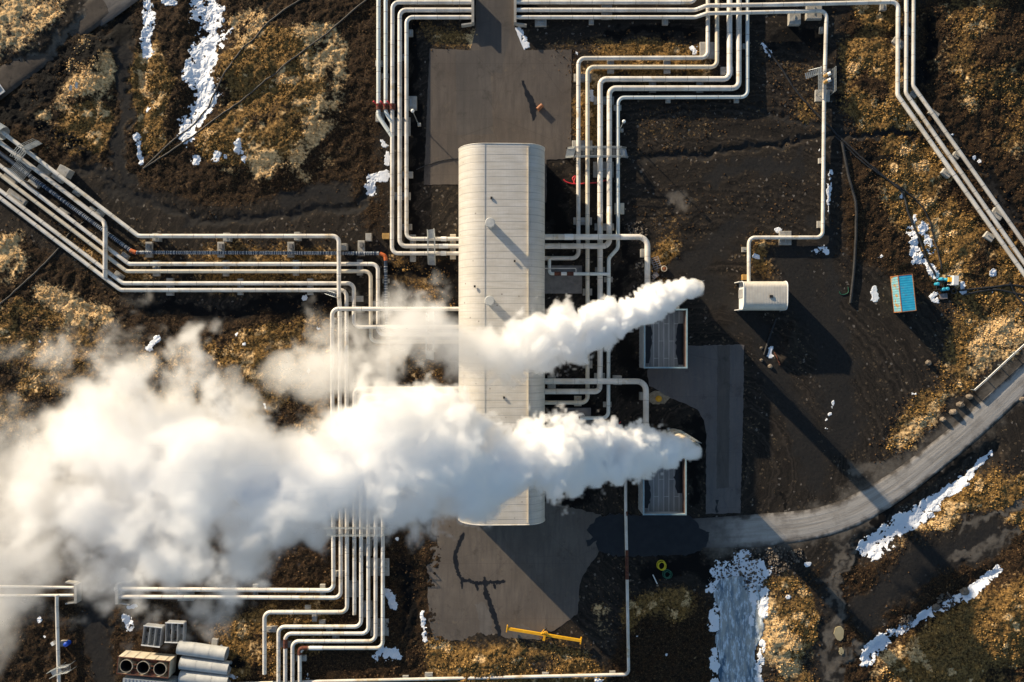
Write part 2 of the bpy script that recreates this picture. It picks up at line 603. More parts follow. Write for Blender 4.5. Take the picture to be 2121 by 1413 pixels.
def inpoly(px, py, poly):
    r = np.zeros(px.shape, bool)
    xs, ys = [p[0] for p in poly], [p[1] for p in poly]
    w = (px >= min(xs)) & (px <= max(xs)) & (py >= min(ys)) & (py <= max(ys))
    if not w.any():
        return r
    qx, qy = px[w], py[w]
    c = np.zeros(qx.shape, bool)
    n = len(poly)
    for i in range(n):
        x1, y1 = poly[i]
        x2, y2 = poly[(i + 1) % n]
        if y1 == y2:
            continue
        hit = ((y1 > qy) != (y2 > qy)) & (qx < (x2 - x1) * (qy - y1) / (y2 - y1) + x1)
        c ^= hit
    r[w] = c
    return r


def segd(px, py, x1, y1, x2, y2):
    dx, dy = x2 - x1, y2 - y1
    L = dx * dx + dy * dy + 1e-9
    t = np.clip(((px - x1) * dx + (py - y1) * dy) / L, 0, 1)
    return np.hypot(px - x1 - t * dx, py - y1 - t * dy)


def line_field(px, py, lines):
    """1 on the line, falling to 0 at its radius; lines are (pts, radius)"""
    f = np.zeros(px.shape)
    for pts, r in lines:
        xs, ys = [p[0] for p in pts], [p[1] for p in pts]
        w = (px > min(xs) - r) & (px < max(xs) + r) & (py > min(ys) - r) & (py < max(ys) + r)
        if not w.any():
            continue
        qx, qy = px[w], py[w]
        d = np.full(qx.shape, 1e9)
        if len(pts) == 1:
            d = np.hypot(qx - pts[0][0], qy - pts[0][1])
        for a, b in zip(pts, pts[1:]):
            d = np.minimum(d, segd(qx, qy, *a, *b))
        f[w] = np.maximum(f[w], np.clip(1 - d / r, 0, 1))
    return f


def blur(a, n):
    for ax in (0, 1):
        for _ in range(2):
            c = np.cumsum(np.concatenate([np.repeat(np.take(a, [0], ax), n + 1, ax), a, np.repeat(np.take(a, [-1], ax), n, ax)], ax), ax)
            L = a.shape[ax]
            a = (np.take(c, range(2 * n + 1, 2 * n + 1 + L), ax) - np.take(c, range(0, L), ax)) / (2 * n + 1)
    return a


TAN = [
    [(-80, -60), (165, -60), (150, -10), (120, 40), (70, 80), (0, 128), (-80, 170)],
    [(180, 80), (215, 70), (232, 95), (232, 170), (215, 200), (190, 215), (160, 250), (130, 235), (105, 215), (130, 190), (150, 130)],
    [(600, 60), (690, 45), (715, 90), (720, 200), (690, 290), (640, 340), (560, 355), (500, 365), (450, 360), (470, 335), (560, 315), (630, 280), (665, 200), (655, 110)],
    [(630, 375), (680, 322), (688, 345), (655, 380)], [(470, 20), (560, 20), (540, 80), (480, 90)],
    [(65, 235), (95, 230), (100, 275), (80, 275)],
    [(-20, 470), (50, 480), (60, 570), (-20, 575)], [(70, 590), (120, 600), (220, 650), (230, 690), (160, 670), (90, 640)],
    [(960, 60), (985, 60), (985, 100), (950, 100)], [(1755, 110), (1790, 110), (1780, 140), (1755, 150)],
    [(1930, 120), (1945, 120), (1942, 150), (1930, 150)], [(1990, 210), (2025, 215), (2025, 235), (1995, 230)],
    [(2095, 310), (2125, 315), (2125, 335), (2095, 325)], [(1890, 395), (1930, 395), (1930, 420), (1880, 420)],
    [(1940, 370), (1980, 380), (1960, 400)], [(1590, 1230), (1640, 1290), (1680, 1380), (1640, 1413), (1590, 1370), (1570, 1300)],
    [(1230, 1260), (1265, 1265), (1262, 1300), (1235, 1295)], [(485, 1290), (510, 1290), (510, 1320), (480, 1320)],
    [(2000, 680), (2121, 620), (2121, 720), (2000, 790)], [(1860, 900), (1940, 830), (1990, 800), (1930, 880), (1870, 950)],
    [(1840, 1130), (1900, 1085), (1990, 1050), (1980, 1065), (1900, 1115), (1840, 1148)],
    [(1790, 1400), (1840, 1345), (1880, 1330), (1840, 1390)],
]
OLI = [
    [(450, 120), (520, 70), (600, 50), (660, 100), (665, 260), (600, 320), (520, 345), (440, 345), (400, 310), (470, 230)],
    [(270, 100), (330, 60), (350, 200), (330, 320), (290, 340), (270, 250)], [(170, 210), (215, 205), (210, 320), (150, 330), (110, 280)],
    [(1740, 80), (1800, 70), (1870, 80), (1905, 260), (1830, 278), (1760, 265), (1735, 200), (1745, 120)],
    [.6, (1830, 290), (1950, 290), (2121, 520), (2160, 640), (2160, 720), (2010, 810), (1900, 950), (1850, 980), (1830, 920), (1880, 830), (1930, 760), (1970, 690), (1950, 600), (1870, 500), (1830, 420)],
    [.42, (1950, -40), (2180, -40), (2180, 330), (2060, 330), (1960, 200), (1940, 60)],
    [.62, (-80, 640), (60, 600), (220, 640), (260, 690), (330, 720), (480, 680), (600, 660), (700, 650), (690, 900), (400, 1000), (-80, 900)],
    [(880, 1335), (1080, 1330), (1200, 1345), (1290, 1430), (880, 1480)],
    [(1590, 1205), (1680, 1195), (1705, 1290), (1690, 1440), (1560, 1440), (1585, 1320)],
    [.7, (1770, 1440), (1850, 1335), (1950, 1265), (2080, 1195), (2180, 1140), (2180, 1480), (1740, 1480)],
    [(1840, 1125), (1980, 1030), (2080, 965), (2160, 980), (2160, 1080), (2000, 1062), (1900, 1110), (1845, 1150)],
    [.55, (100, 480), (240, 600), (700, 600), (700, 500), (300, 500), (180, 440)], [(440, 1290), (560, 1260), (560, 1420), (450, 1420)],
    [(1150, 85), (1480, 85), (1500, 150), (1460, 170), (1200, 165)], [(1195, 160), (1240, 165), (1240, 300), (1195, 300)],
    [(560, 1250), (720, 1250), (720, 1300), (560, 1420)], [(1560, 500), (1640, 500), (1640, 575), (1570, 575)],
    [(1330, 540), (1400, 480), (1420, 560), (1380, 590)], [.3, (1310, 245), (1480, 245), (1520, 300), (1330, 300)],
    [.5, (1600, 130), (1700, 140), (1700, 270), (1650, 260)], [.3, (1310, 420), (1420, 420), (1560, 400), (1680, 480), (1600, 480), (1500, 440), (1420, 480), (1340, 480)],
    [(1780, 0), (1870, 10), (1860, 60), (1780, 50)], [(940, 1080), (905, 1160), (900, 1120)],
    [.55, (820, 30), (980, 50), (980, 95), (900, 95), (870, 60)], [(1280, 1260), (1340, 1230), (1450, 1230), (1460, 1270), (1300, 1300)],
    [.45, (800, 520), (950, 520), (950, 800), (800, 800)],
]
BRO = [
    [(-80, 130), (60, 130), (260, -40), (800, -40), (790, 330), (650, 420), (400, 420), (200, 360), (-80, 290)],
    [(-80, 430), (200, 560), (280, 650), (800, 640), (950, 700), (950, 1000), (-80, 1000)],
    [(-80, 1000), (900, 1100), (880, 1480), (-80, 1480)], [(1300, 1230), (1480, 1230), (1480, 1480), (1250, 1480)],
    [(1740, 30), (2180, -40), (2180, 700), (1880, 600), (1760, 330)], [(1700, 1180), (2180, 1060), (2180, 1480), (1690, 1480)],
    [(770, -40), (800, 500), (760, 480), (700, 330), (720, 100)], [.35, (1310, 90), (1700, 90), (1700, 280), (1310, 280)],
    [.25, (1310, 350), (1700, 350), (1700, 500), (1310, 500)], [(1740, 330), (1900, 500), (1900, 560), (1760, 540)],
]
DUST = [
    ([(1480, 1110), (1640, 1100), (1790, 1040), (1900, 960), (2000, 880), (2160, 740)], 62),
    ([(1740, 1090), (1800, 1060), (1850, 1010)], 50), ([(1740, 1130), (1730, 1250), (1720, 1420)], 14), ([(1760, 1130), (1745, 1250)], 10),
    ([(180, 30), (260, -30)], 34), ([(-40, 205), (110, 100), (250, -10)], 20), ([(1780, 980), (1860, 960)], 26),
    ([(1735, 1240), (1740, 1320)], 14), ([(1990, 1090), (2121, 1040)], 14), ([(1980, 1150), (2121, 1090)], 16),
    ([(1720, 1380), (1790, 1330)], 20), ([(1420, 420), (1400, 400)], 28),
]
SOIL_SHADE = [  # near-black ground, including painted shade beside pipes and below the road bank
    ([(300, 632), (420, 640), (690, 632)], 30), ([(820, 560), (930, 560), (930, 700)], 34), ([(1150, 370), (1160, 480)], 50),  # first strip paints the shadow below the left pipe bundle
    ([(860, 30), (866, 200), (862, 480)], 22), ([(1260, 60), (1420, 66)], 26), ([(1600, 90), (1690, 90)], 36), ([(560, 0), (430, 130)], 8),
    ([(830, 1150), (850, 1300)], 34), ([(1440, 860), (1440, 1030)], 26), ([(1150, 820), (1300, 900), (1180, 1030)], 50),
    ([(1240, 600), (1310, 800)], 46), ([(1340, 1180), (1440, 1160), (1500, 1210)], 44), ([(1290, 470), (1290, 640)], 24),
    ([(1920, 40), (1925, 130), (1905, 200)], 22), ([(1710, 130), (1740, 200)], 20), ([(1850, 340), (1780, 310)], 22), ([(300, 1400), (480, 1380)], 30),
    ([(-20, 262), (110, 170), (200, 98), (262, 44)], 50), ([(0, 240), (100, 270), (170, 320)], 30), ([(90, 140), (200, 100), (260, 40)], 22), ([(1940, 250), (2060, 380), (2121, 450)], 14),  # first strip paints the shade of the raised road's bank
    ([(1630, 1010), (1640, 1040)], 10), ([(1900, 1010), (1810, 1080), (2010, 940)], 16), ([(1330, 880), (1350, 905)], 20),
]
BLUE = [
    ([(170, 350), (290, 415), (420, 452), (560, 455), (690, 435), (770, 400)], 17), ([(1310, 322), (1450, 322), (1600, 305), (1720, 280), (1900, 277)], 11),
    ([(1560, 232), (1630, 238), (1700, 262), (1730, 280)], 9), ([(250, 60), (255, 200), (235, 330), (270, 380)], 24),
    ([(190, 1200), (215, 1413)], 46), ([(1930, 260), (2030, 350), (2121, 470)], 15), ([(1440, 560), (1560, 680), (1700, 980)], 60),
    ([(1640, 540), (1720, 700), (1750, 900)], 70), ([(1540, 470), (1400, 560)], 36), ([(600, 420), (690, 400)], 36),
    ([(1740, 1130), (1720, 1413)], 34), ([(2040, 1110), (1900, 1170), (1800, 1260)], 60), ([(1700, 460), (1730, 640)], 30),
    ([(1480, 370), (1560, 350), (1660, 340)], 30),
]
# natural relief: (points, radius px, height m)
RELIEF = [
    ([(480, 150), (600, 110), (640, 200), (580, 290), (480, 280)], 120, 1.3), ([(1800, 120), (1840, 200)], 90, .7), ([(200, 110), (180, 190)], 60, .8),
    ([(420, -20), (430, 120), (400, 250)], 55, -.9), ([(300, 20), (295, 320)], 22, -.4), ([(1950, 1380), (2060, 1290), (2121, 1240)], 130, 1.3),
    ([(1790, 1140), (1900, 1070), (2050, 945)], 42, -.7), ([(1800, 1360), (1900, 1288), (2070, 1180)], 30, -.6), ([(1520, 1200), (1530, 1413)], 70, -.8),
    ([(170, 350), (290, 415), (420, 452), (560, 455), (690, 435), (770, 400)], 15, -.22), ([(1310, 322), (1450, 322), (1600, 305), (1720, 280), (1900, 277)], 12, -.25),
    ([(100, 60), (0, 60)], 110, .8), ([(150, 800), (350, 800), (500, 760)], 130, .8), ([(1640, 690), (1632, 740)], 26, .9), ([(1000, 1400)], 120, .5),
    ([(1620, 1320)], 100, .7), ([(2050, 120)], 130, .8), ([(1910, 60), (1915, 150)], 30, -.5), ([(1560, 232), (1630, 238), (1700, 262)], 10, -.2), ([(-20, 200), (130, 95), (260, 20)], 40, -.35),
]
FLAT = [([(985, 0), (1065, 0), (1100, 300), (1040, 700), (1060, 1200)], 150), ([(1500, 760), (1500, 1100), (1650, 1095), (1800, 1040), (1900, 960), (2000, 880), (2160, 740)], 60),
        ([(1330, 1100), (1450, 1100)], 70), ([(1380, 700), (1380, 1000)], 70), ([(1260, 100), (1240, 850)], 60), ([(810, 0), (815, 520), (950, 520)], 40),
        ([(-40, 330), (260, 560), (760, 570), (740, 1340), (600, 1400)], 60), ([(1580, 612)], 60), ([(1870, 610)], 50), ([(300, 1380), (440, 1370)], 60), ([(-20, 1232), (700, 1232)], 30)]

SNOW = [([(415, -20), (440, 60)], 44), ([(440, 60), (420, 130)], 38), ([(415, 130), (405, 155)], 30), ([(415, 155), (440, 185)], 22), ([(440, 185), (395, 250)], 28), ([(400, 245), (385, 282)], 22), ([(445, 200), (410, 260)], 11),
        ([(305, 15), (312, 50)], 20), ([(300, 50), (305, 110)], 13), ([(283, 280), (293, 335)], 8), ([(340, 2), (360, 6)], 9), ([(307, 226)], 6), ([(498, 300), (506, 332)], 10), ([(405, 332)], 12), ([(455, 322), (452, 334)], 9), ([(470, 330)], 6),
        ([(768, 398), (767, 366), (797, 364)], 13), ([(796, 298)], 11), ([(803, 315), (802, 340)], 6), ([(1078, 70), (1086, 95)], 16), ([(1084, 95), (1079, 130), (1083, 168)], 8),
        ([(1433, 98), (1438, 106)], 9), ([(1576, 90), (1594, 113)], 5), ([(1721, 355), (1718, 375), (1715, 400)], 6), ([(1715, 440), (1716, 380)], 3), ([(1690, 520), (1705, 516)], 10), ([(1709, 520)], 8), ([(1612, 477)], 7), ([(1566, 531)], 7),
        ([(1888, 480), (1900, 540)], 15), ([(1895, 445), (1893, 470)], 5), ([(1912, 470), (1928, 520)], 12), ([(1922, 550), (1936, 572)], 9), ([(1908, 530), (1925, 560)], 8), ([(1811, 600), (1813, 620)], 7), ([(1828, 531)], 7), ([(2058, 565)], 12), ([(1936, 612), (1934, 622)], 12), ([(1992, 590), (1995, 605)], 8),
        ([(1725, 830), (1724, 845)], 4), ([(1718, 858)], 4), ([(1714, 870)], 4), ([(1711, 886)], 3), ([(1893, 815)], 6), ([(2054, 605)], 6), ([(1868, 405)], 6), ([(1438, 330)], 5), ([(1698, 312)], 4),
        ([(1805, 1138), (1870, 1088)], 27), ([(1865, 1088), (1935, 1045)], 20), ([(1930, 1045), (2000, 998)], 12), ([(2000, 998), (2056, 940)], 8), ([(1787, 1128), (1785, 1140)], 11), ([(1868, 1105), (1930, 1068)], 12),
        ([(1795, 1365), (1830, 1325)], 19), ([(1835, 1322), (1850, 1308)], 10), ([(1862, 1310), (1905, 1285)], 10), ([(1910, 1280), (1990, 1240)], 12), ([(1990, 1242), (2070, 1180)], 11),
        ([(785, 1356), (818, 1354)], 17), ([(804, 1226), (816, 1260)], 9), ([(876, 1272), (879, 1328)], 7), ([(640, 1401)], 9), ([(260, 1280), (268, 1302)], 11), ([(266, 1258), (280, 1254)], 5), ([(257, 1181)], 8), ([(632, 617)], 11), ([(660, 678)], 8), ([(325, 702), (311, 722)], 8), ([(640, 770)], 6), ([(552, 842)], 6), ([(83, 1285)], 8), ([(90, 1320)], 4), ([(470, 1396), (488, 1402)], 5), ([(822, 1117)], 6), ([(1240, 1410)], 8), ([(1318, 1318)], 4), ([(1380, 1358)], 4), ([(1677, 1165), (1670, 1168)], 6), ([(1632, 1235)], 6), ([(1593, 738), (1596, 725)], 6), ([(458, 1338)], 4),
        ([(1500, 1185), (1540, 1195), (1575, 1185)], 30), ([(1540, 1150), (1520, 1190)], 16), ([(1485, 1220), (1520, 1200)], 26), ([(1480, 1215), (1505, 1225)], 15), ([(1484, 1260), (1478, 1300)], 13), ([(1480, 1350), (1484, 1420)], 11), ([(1585, 1225), (1580, 1270)], 12), ([(1578, 1330), (1570, 1420)], 10), ([(1560, 1210), (1555, 1300)], 10), ([(1530, 1150), (1545, 1190)], 10), ([(10, 500)], 5), ([(80, 705)], 5), ([(490, 690)], 5), ([(508, 712)], 4), ([(1228, 208), (1225, 190)], 6), ([(1192, 112)], 4), ([(165, 180)], 4), ([(2020, 325)], 5), ([(2030, 332)], 4), ([(1972, 280)], 4)]

# graded grid: fine over the photographed ground, coarse to the horizon
def graded(a, st, far):
    inner = np.arange(-a, a + st / 2, st)
    out, d = [], st
    x = a
    while x < far:
        d *= 1.22
        x += d
        out.append(x)
    out = np.array(out)
    return np.concatenate([-out[::-1], inner, out])


GX, GY = graded(91, .21, 1400), graded(63, .21, 1400)
XX, YY = np.meshgrid(GX, GY)
QX, QY = XX * S + 1060.5, 706.5 - YY * S            # photo pixels of every ground point
WX = QX + 58 * fbm(XX / 4.5, YY / 4.5, 5, 3) + 34 * fbm(XX / 1.0, YY / 1.0, 3, 9)
WY = QY + 58 * fbm(XX / 4.5, YY / 4.5, 5, 23) + 34 * fbm(XX / 1.0, YY / 1.0, 3, 29)


def region(polys, n):
    a = np.zeros(XX.shape)
    for p in polys:
        w = 1.0
        if not isinstance(p[0], tuple):
            w, p = p[0], p[1:]
        a = np.maximum(a, w * inpoly(WX, WY, p))
    return blur(a, n)


A_TAN, A_OLI, A_BRO = region(TAN, 4), region(OLI, 7), region(BRO, 8)
A_OLI *= np.clip(.95 + 2.6 * fbm(XX / 6, YY / 6, 5, 170), .25, 1.15)
A_TAN *= np.clip(.85 + 3.4 * fbm(XX / 2.4, YY / 2.4, 5, 175, .6), .05, 1.15)
A_TAN = np.maximum(A_TAN, A_OLI * np.clip(fbm(XX / 1.8, YY / 1.8, 4, 177) * 7 - .55, 0, .9))
FARM = np.clip((np.maximum(np.abs(XX) - 87, np.abs(YY) - 58)) / 8, 0, 1)
A_OLI = np.maximum(A_OLI, FARM * .5)
A_BRO = np.maximum(A_BRO, FARM * .8)
A_DUST, A_SOIL_SHADE, A_BLUE = line_field(WX, WY, DUST), line_field(WX, WY, SOIL_SHADE), line_field(WX, WY, BLUE)
flat = np.clip(line_field(QX, QY, FLAT) * 2.2, 0, 1)
for a, k in ((A_TAN, 1.), (A_OLI, 1.), (A_BRO, .9)):
    a *= 1 - k * np.clip(A_BLUE * 1.6 + A_DUST * 1.2, 0, 1)
ZZ = np.zeros(XX.shape)
for pts, r, h in RELIEF:
    f = line_field(WX * .5 + QX * .5, WY * .5 + QY * .5, [(pts, r)])
    f = f * f * (3 - 2 * f)
    ZZ += h * f
NAT = np.clip(np.maximum(np.maximum(A_TAN, A_OLI), A_BRO * .8), 0, 1)
ZZ += NAT * (fbm(XX / 7, YY / 7, 4, 50) * .9 + fbm(XX / 1.3, YY / 1.3, 4, 60, .62) * .85) + fbm(XX / 3, YY / 3, 5, 70) * .14
ZZ += (NAT * .10 + .014) * (RNG.random(XX.shape) - .5) * np.clip(1 - FARM, 0, 1)
ZZ *= 1 - flat * .93
ZZ += FARM * np.clip((np.hypot(XX, YY) - 120) / 300, 0, 3) * (fbm(XX / 320, YY / 320, 2, 80) * 8)
ZZ = np.where(line_field(QX, QY, [([(1040, 340), (1040, 1060)], 75)]) > 0, -.05, ZZ)
ny, nx = XX.shape
IDX = np.arange(ny * nx).reshape(ny, nx)
QUADS = np.stack([IDX[:-1, :-1], IDX[:-1, 1:], IDX[1:, 1:], IDX[1:, :-1]], -1).reshape(-1, 4)
one = np.ones(XX.size)
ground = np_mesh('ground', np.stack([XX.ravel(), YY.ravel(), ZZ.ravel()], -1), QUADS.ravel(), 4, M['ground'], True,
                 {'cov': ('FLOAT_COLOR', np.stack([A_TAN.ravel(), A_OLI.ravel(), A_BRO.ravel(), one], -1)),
                  'dirt': ('FLOAT_COLOR', np.stack([A_DUST.ravel(), A_SOIL_SHADE.ravel(), A_BLUE.ravel(), one], -1))})  # green channel holds dark soil and painted shade, not dirt alone
struct(ground)


def gz(x, y):
    """ground height at world x, y"""
    i = int(np.clip(np.searchsorted(GX, x), 1, nx - 1))
    j = int(np.clip(np.searchsorted(GY, y), 1, ny - 1))
    return float(ZZ[j, i])


# snow lies as a sheet that dips under the ground where it has melted out
fs = line_field(QX + 9 * fbm(XX / 1.2, YY / 1.2, 3, 90), QY + 9 * fbm(XX / 1.2, YY / 1.2, 3, 93), SNOW)
fs = np.minimum(fs * 1.75, 1) * 1.02 + (fbm(XX / 1.3, YY / 1.3, 5, 95, .74) * 3.1 + fbm(XX / 5, YY / 5, 2, 96) * .9 + (RNG.random(XX.shape) - .5) * .1) * (fs > 0)
zs = blur(ZZ, 1) + np.clip((fs - .45) * .22, -.12, .06) - .01
keep = (fs[:-1, :-1] > .05) | (fs[1:, 1:] > .05) | (fs[:-1, 1:] > .05) | (fs[1:, :-1] > .05)
jj, ii = np.nonzero(keep)
SUB = 3
tt = np.linspace(0, 1, SUB + 1)
ty, tx = np.meshgrid(tt, tt, indexing='ij')
tx, ty = tx.ravel()[None, :], ty.ravel()[None, :]


def bil(a):
    return (a[jj, ii][:, None] * (1 - tx) + a[jj, ii + 1][:, None] * tx) * (1 - ty) + (a[jj + 1, ii][:, None] * (1 - tx) + a[jj + 1, ii + 1][:, None] * tx) * ty


sx_, sy_ = bil(XX), bil(YY)
ff = bil(fs) + fbm(sx_ / .5, sy_ / .5, 4, 201, .65) * 1.9 - .04
sz_ = bil(ZZ) + np.clip((ff - .45) * .20, -.10, .05) - .004
nb = (SUB + 1) ** 2
loc = np.array([[a * (SUB + 1) + b, a * (SUB + 1) + b + 1, (a + 1) * (SUB + 1) + b + 1, (a + 1) * (SUB + 1) + b] for a in range(SUB) for b in range(SUB)])
q = (np.arange(len(jj)) * nb)[:, None, None] + loc[None]
good = (ff[:, loc] > .30).any(-1)
q = q[good]
u, inv = np.unique(q.ravel(), return_inverse=True)
snow = np_mesh('snow', np.stack([sx_.ravel()[u], sy_.ravel()[u], sz_.ravel()[u]], -1), inv, 4, M['snow'], False)
struct(snow, 'stuff')
snow['label'] = 'old white snow left in patches along ditches and on the black gravel'

# frozen stream
ICE = [(1488, 1186), (1512, 1200), (1538, 1192), (1565, 1180), (1590, 1200), (1572, 1245), (1582, 1290), (1566, 1350), (1580, 1450), (1478, 1450), (1498, 1380), (1482, 1320), (1504, 1275), (1480, 1240), (1500, 1215)]
fi = blur(inpoly(WX * .8 + QX * .2, WY * .8 + QY * .2, ICE).astype(float), 4)
zi = np.where(fi > .45, -.42, -.42) + np.minimum(0, fi - .45) * 3 + fbm(XX / .8, YY / .8, 3, 97) * .12
zi = np.maximum(zi, np.where(fi > .4, ZZ + .03, -9))
keep = (fi[:-1, :-1] > .2) & (fi[1:, 1:] > .2)
q = QUADS[keep.ravel()]
u, inv = np.unique(q.ravel(), return_inverse=True)
ice = np_mesh('frozen_stream', np.stack([XX.ravel()[u], YY.ravel()[u], zi.ravel()[u]], -1), inv, 4, M['ice'])
struct(ice)


# ------------------------------------------------------------------ pads, road, wet patches
def dense(poly, step=6, jit=1.0, seed=0):
    r = random.Random(seed)
    out = []
    for i, a in enumerate(poly):
        b = poly[(i + 1) % len(poly)]
        n = max(1, int(math.hypot(b[0] - a[0], b[1] - a[1]) / step))
        for k in range(n):
            t = k / n
            out.append((a[0] + (b[0] - a[0]) * t + r.uniform(-jit, jit), a[1] + (b[1] - a[1]) * t + r.uniform(-jit, jit)))
    return out


def sheet(name, poly, z0, z1, mat, jit=1.0, seed=0, step=6):
    pl = [tuple(P(*p)[:2]) for p in dense(poly, step, jit, seed)]
    return struct(MB().prism(pl, z0, z1).build(name, mat))


sheet('asphalt_yard', [(986, -30), (1064, -30), (1067, 60), (1085, 104), (1184, 103), (1183, 329), (1132, 331), (1132, 420), (952, 420), (952, 382), (878, 383), (884, 230), (890, 101), (974, 104), (985, 60)], -.2, .06, M['pad'], .8, 1)
sheet('asphalt_yard', [(940, 1040), (1130, 1040), (1246, 1066), (1252, 1100), (1250, 1132), (1228, 1160), (1203, 1200), (1196, 1272), (1170, 1292), (1135, 1312), (1120, 1325), (1068, 1322), (1060, 1328), (900, 1326), (888, 1285), (884, 1180), (888, 1136), (908, 1130), (905, 1112), (893, 1100), (896, 1070)], -.2, .06, M['pad_low'], 1.6, 2)
sheet('asphalt_yard', [(1345, 800), (1340, 766), (1424, 716), (1541, 714), (1539, 860), (1533, 1063), (1462, 1064), (1463, 900), (1458, 870), (1444, 848), (1420, 836), (1390, 826), (1366, 810)], -.2, .06, M['pad_grey'], 1.0, 3)
sheet('asphalt_patch', [(944, 106), (1014, 104), (1022, 278), (946, 280)], 0, .064, M['patch'], .6, 11)
sheet('asphalt_patch', [(992, -30), (1058, -30), (1058, 60), (1040, 150), (1004, 150), (990, 60)], 0, .0655, M['patch'], 2.5, 12)
sheet('asphalt_patch', [(1486, 716), (1512, 716), (1510, 1010), (1484, 1012)], 0, .064, M['patch'], .8, 13)
sheet('bleached_patch', [(985, 1250), (1003, 1246), (1012, 1262), (1018, 1285), (1024, 1322), (1000, 1322), (992, 1290)], 0, .064, M['pale'], 3, 14)
sheet('bleached_patch', [(1062, 1302), (1080, 1290), (1110, 1312), (1096, 1322), (1064, 1320)], 0, .064, M['pale'], 3, 15)
sheet('wet_patch', [(1216, 1100), (1232, 1075), (1262, 1064), (1330, 1068), (1425, 1066), (1440, 1075), (1450, 1095), (1470, 1100), (1466, 1130), (1440, 1148), (1340, 1152), (1262, 1150), (1238, 1140), (1234, 1122), (1214, 1132), (1212, 1120), (1228, 1112)], -.2, .075, M['wet'], 3, 4)
def streak(pts, w, z, seed):
    """ragged wet run along a path on the yard"""
    r = random.Random(seed)
    c = catmull([(a, b, 0) for a, b in pts], 9)
    lf, rt = [], []
    for k, p in enumerate(c):
        d = c[min(k + 1, len(c) - 1)] - c[max(k - 1, 0)]
        d = d[:2] / (np.linalg.norm(d[:2]) + 1e-6)
        e = min(1, .25 + k / 4, .25 + (len(c) - 1 - k) / 4)
        lf.append((p[0] - d[1] * w * e * r.uniform(.35, 1.25), p[1] + d[0] * w * e * r.uniform(.35, 1.25)))
        rt.append((p[0] + d[1] * w * e * r.uniform(.35, 1.25), p[1] - d[0] * w * e * r.uniform(.35, 1.25)))
    pl = [tuple(P(*q)[:2]) for q in lf + rt[::-1]]
    return MB().prism(pl, 0, z)


sheet('wet_patch', [(1079, 166), (1086, 168), (1092, 185), (1102, 200), (1112, 222), (1110, 240), (1104, 252), (1100, 238), (1096, 218), (1086, 190)], 0, .068, M['wet'], 1.5, 6, 4)
sheet('wet_patch', [(1482, 1036), (1489, 1036), (1487, 1044), (1485, 1052), (1488, 1060), (1483, 1064), (1481, 1054), (1484, 1046)], 0, .068, M['wet'], .8, 7, 3)

ROADC = [(1425, 1104, 34), (1520, 1102, 36), (1600, 1096, 36), (1680, 1086, 34), (1750, 1066, 33), (1810, 1036, 33), (1870, 998, 31), (1930, 952, 30), (2000, 895, 29), (2070, 832, 28), (2160, 748, 28), (2300, 610, 28)]


def catmull(p, n=8):
    out = []
    for i in range(len(p) - 1):
        a, b, c, d = (np.array(p[max(0, min(len(p) - 1, i + k))], float) for k in (-1, 0, 1, 2))
        for t in np.linspace(0, 1, n, endpoint=False):
            out.append(.5 * (2 * b + (c - a) * t + (2 * a - 5 * b + 4 * c - d) * t * t + (3 * b - a - 3 * c + d) * t ** 3))
    out.append(np.array(p[-1], float))
    return out


def road(name, ctrl, nw, z, mat='road'):
    c = catmull(ctrl)
    co, at = [], []
    L = 0
    for i, p in enumerate(c):
        d = c[min(i + 1, len(c) - 1)] - c[max(i - 1, 0)]
        d = d[:2] / np.linalg.norm(d[:2])
        nrm = np.array([-d[1], d[0]])
        if i:
            L += np.linalg.norm(p[:2] - c[i - 1][:2]) / S
        for j in range(nw + 1):
            w = j / nw
            q = p[:2] + nrm * (w * 2 - 1) * p[2]
            x, y, _ = P(q[0], q[1])
            co.append((x, y, z - (.10 * max(0, 1 - i / 9) if mat == 'road' else 0) + .06 * (1 - (2 * w - 1) ** 2) + (-.15 if j in (0, nw) else 0) + .02 * (vnoise(np.array(x * .8), np.array(y * .8)) - .5)))
            at.append((w, L / 40, 0, 1))
    n = nw + 1
    f = []
    for i in range(len(c) - 1):
        for j in range(nw):
            f += [i * n + j, i * n + j + 1, (i + 1) * n + j + 1, (i + 1) * n + j]
    return struct(np_mesh(name, np.array(co), f, 4, M[mat], True, {'across': ('FLOAT_COLOR', at)}))


wet = MB()
for n_, (pts, w) in enumerate((([(961, 1103), (950, 1128), (943, 1150), (948, 1184), (957, 1200), (975, 1204), (990, 1209), (1004, 1206), (1026, 1206), (1047, 1204)], 4.6),
                               ([(1002, 1200), (1007, 1226), (1016, 1256), (1028, 1290), (1036, 1326)], 6.0), ([(956, 1198), (957, 1220)], 3), ([(985, 1206), (990, 1224)], 3),
                               ([(1022, 1206), (1026, 1220)], 3), ([(1003, 1194), (1005, 1206)], 3))):
    m_ = streak(pts, w, .068 + n_ * .002, n_)
    wet.add(m_.v, m_.f)
struct(wet.build('wet_patch', M['wet']))


road('gravel_road', ROADC, 14, .07)
road('dirt_road', [(188, 24, 36), (225, -2, 38), (300, -60, 40)], 8, .07)
road('dirt_track', [(-90, 240, 30), (-20, 185, 30), (60, 125, 29), (130, 72, 29), (190, 26, 30), (230, -5, 30)], 8, .045, 'track')


# ------------------------------------------------------------------ grass tufts and loose stones
def sample(arr):
    i = np.clip(np.searchsorted(GX, PX), 1, nx - 1)
    j = np.clip(np.searchsorted(GY, PY), 1, ny - 1)
    return arr[j, i]


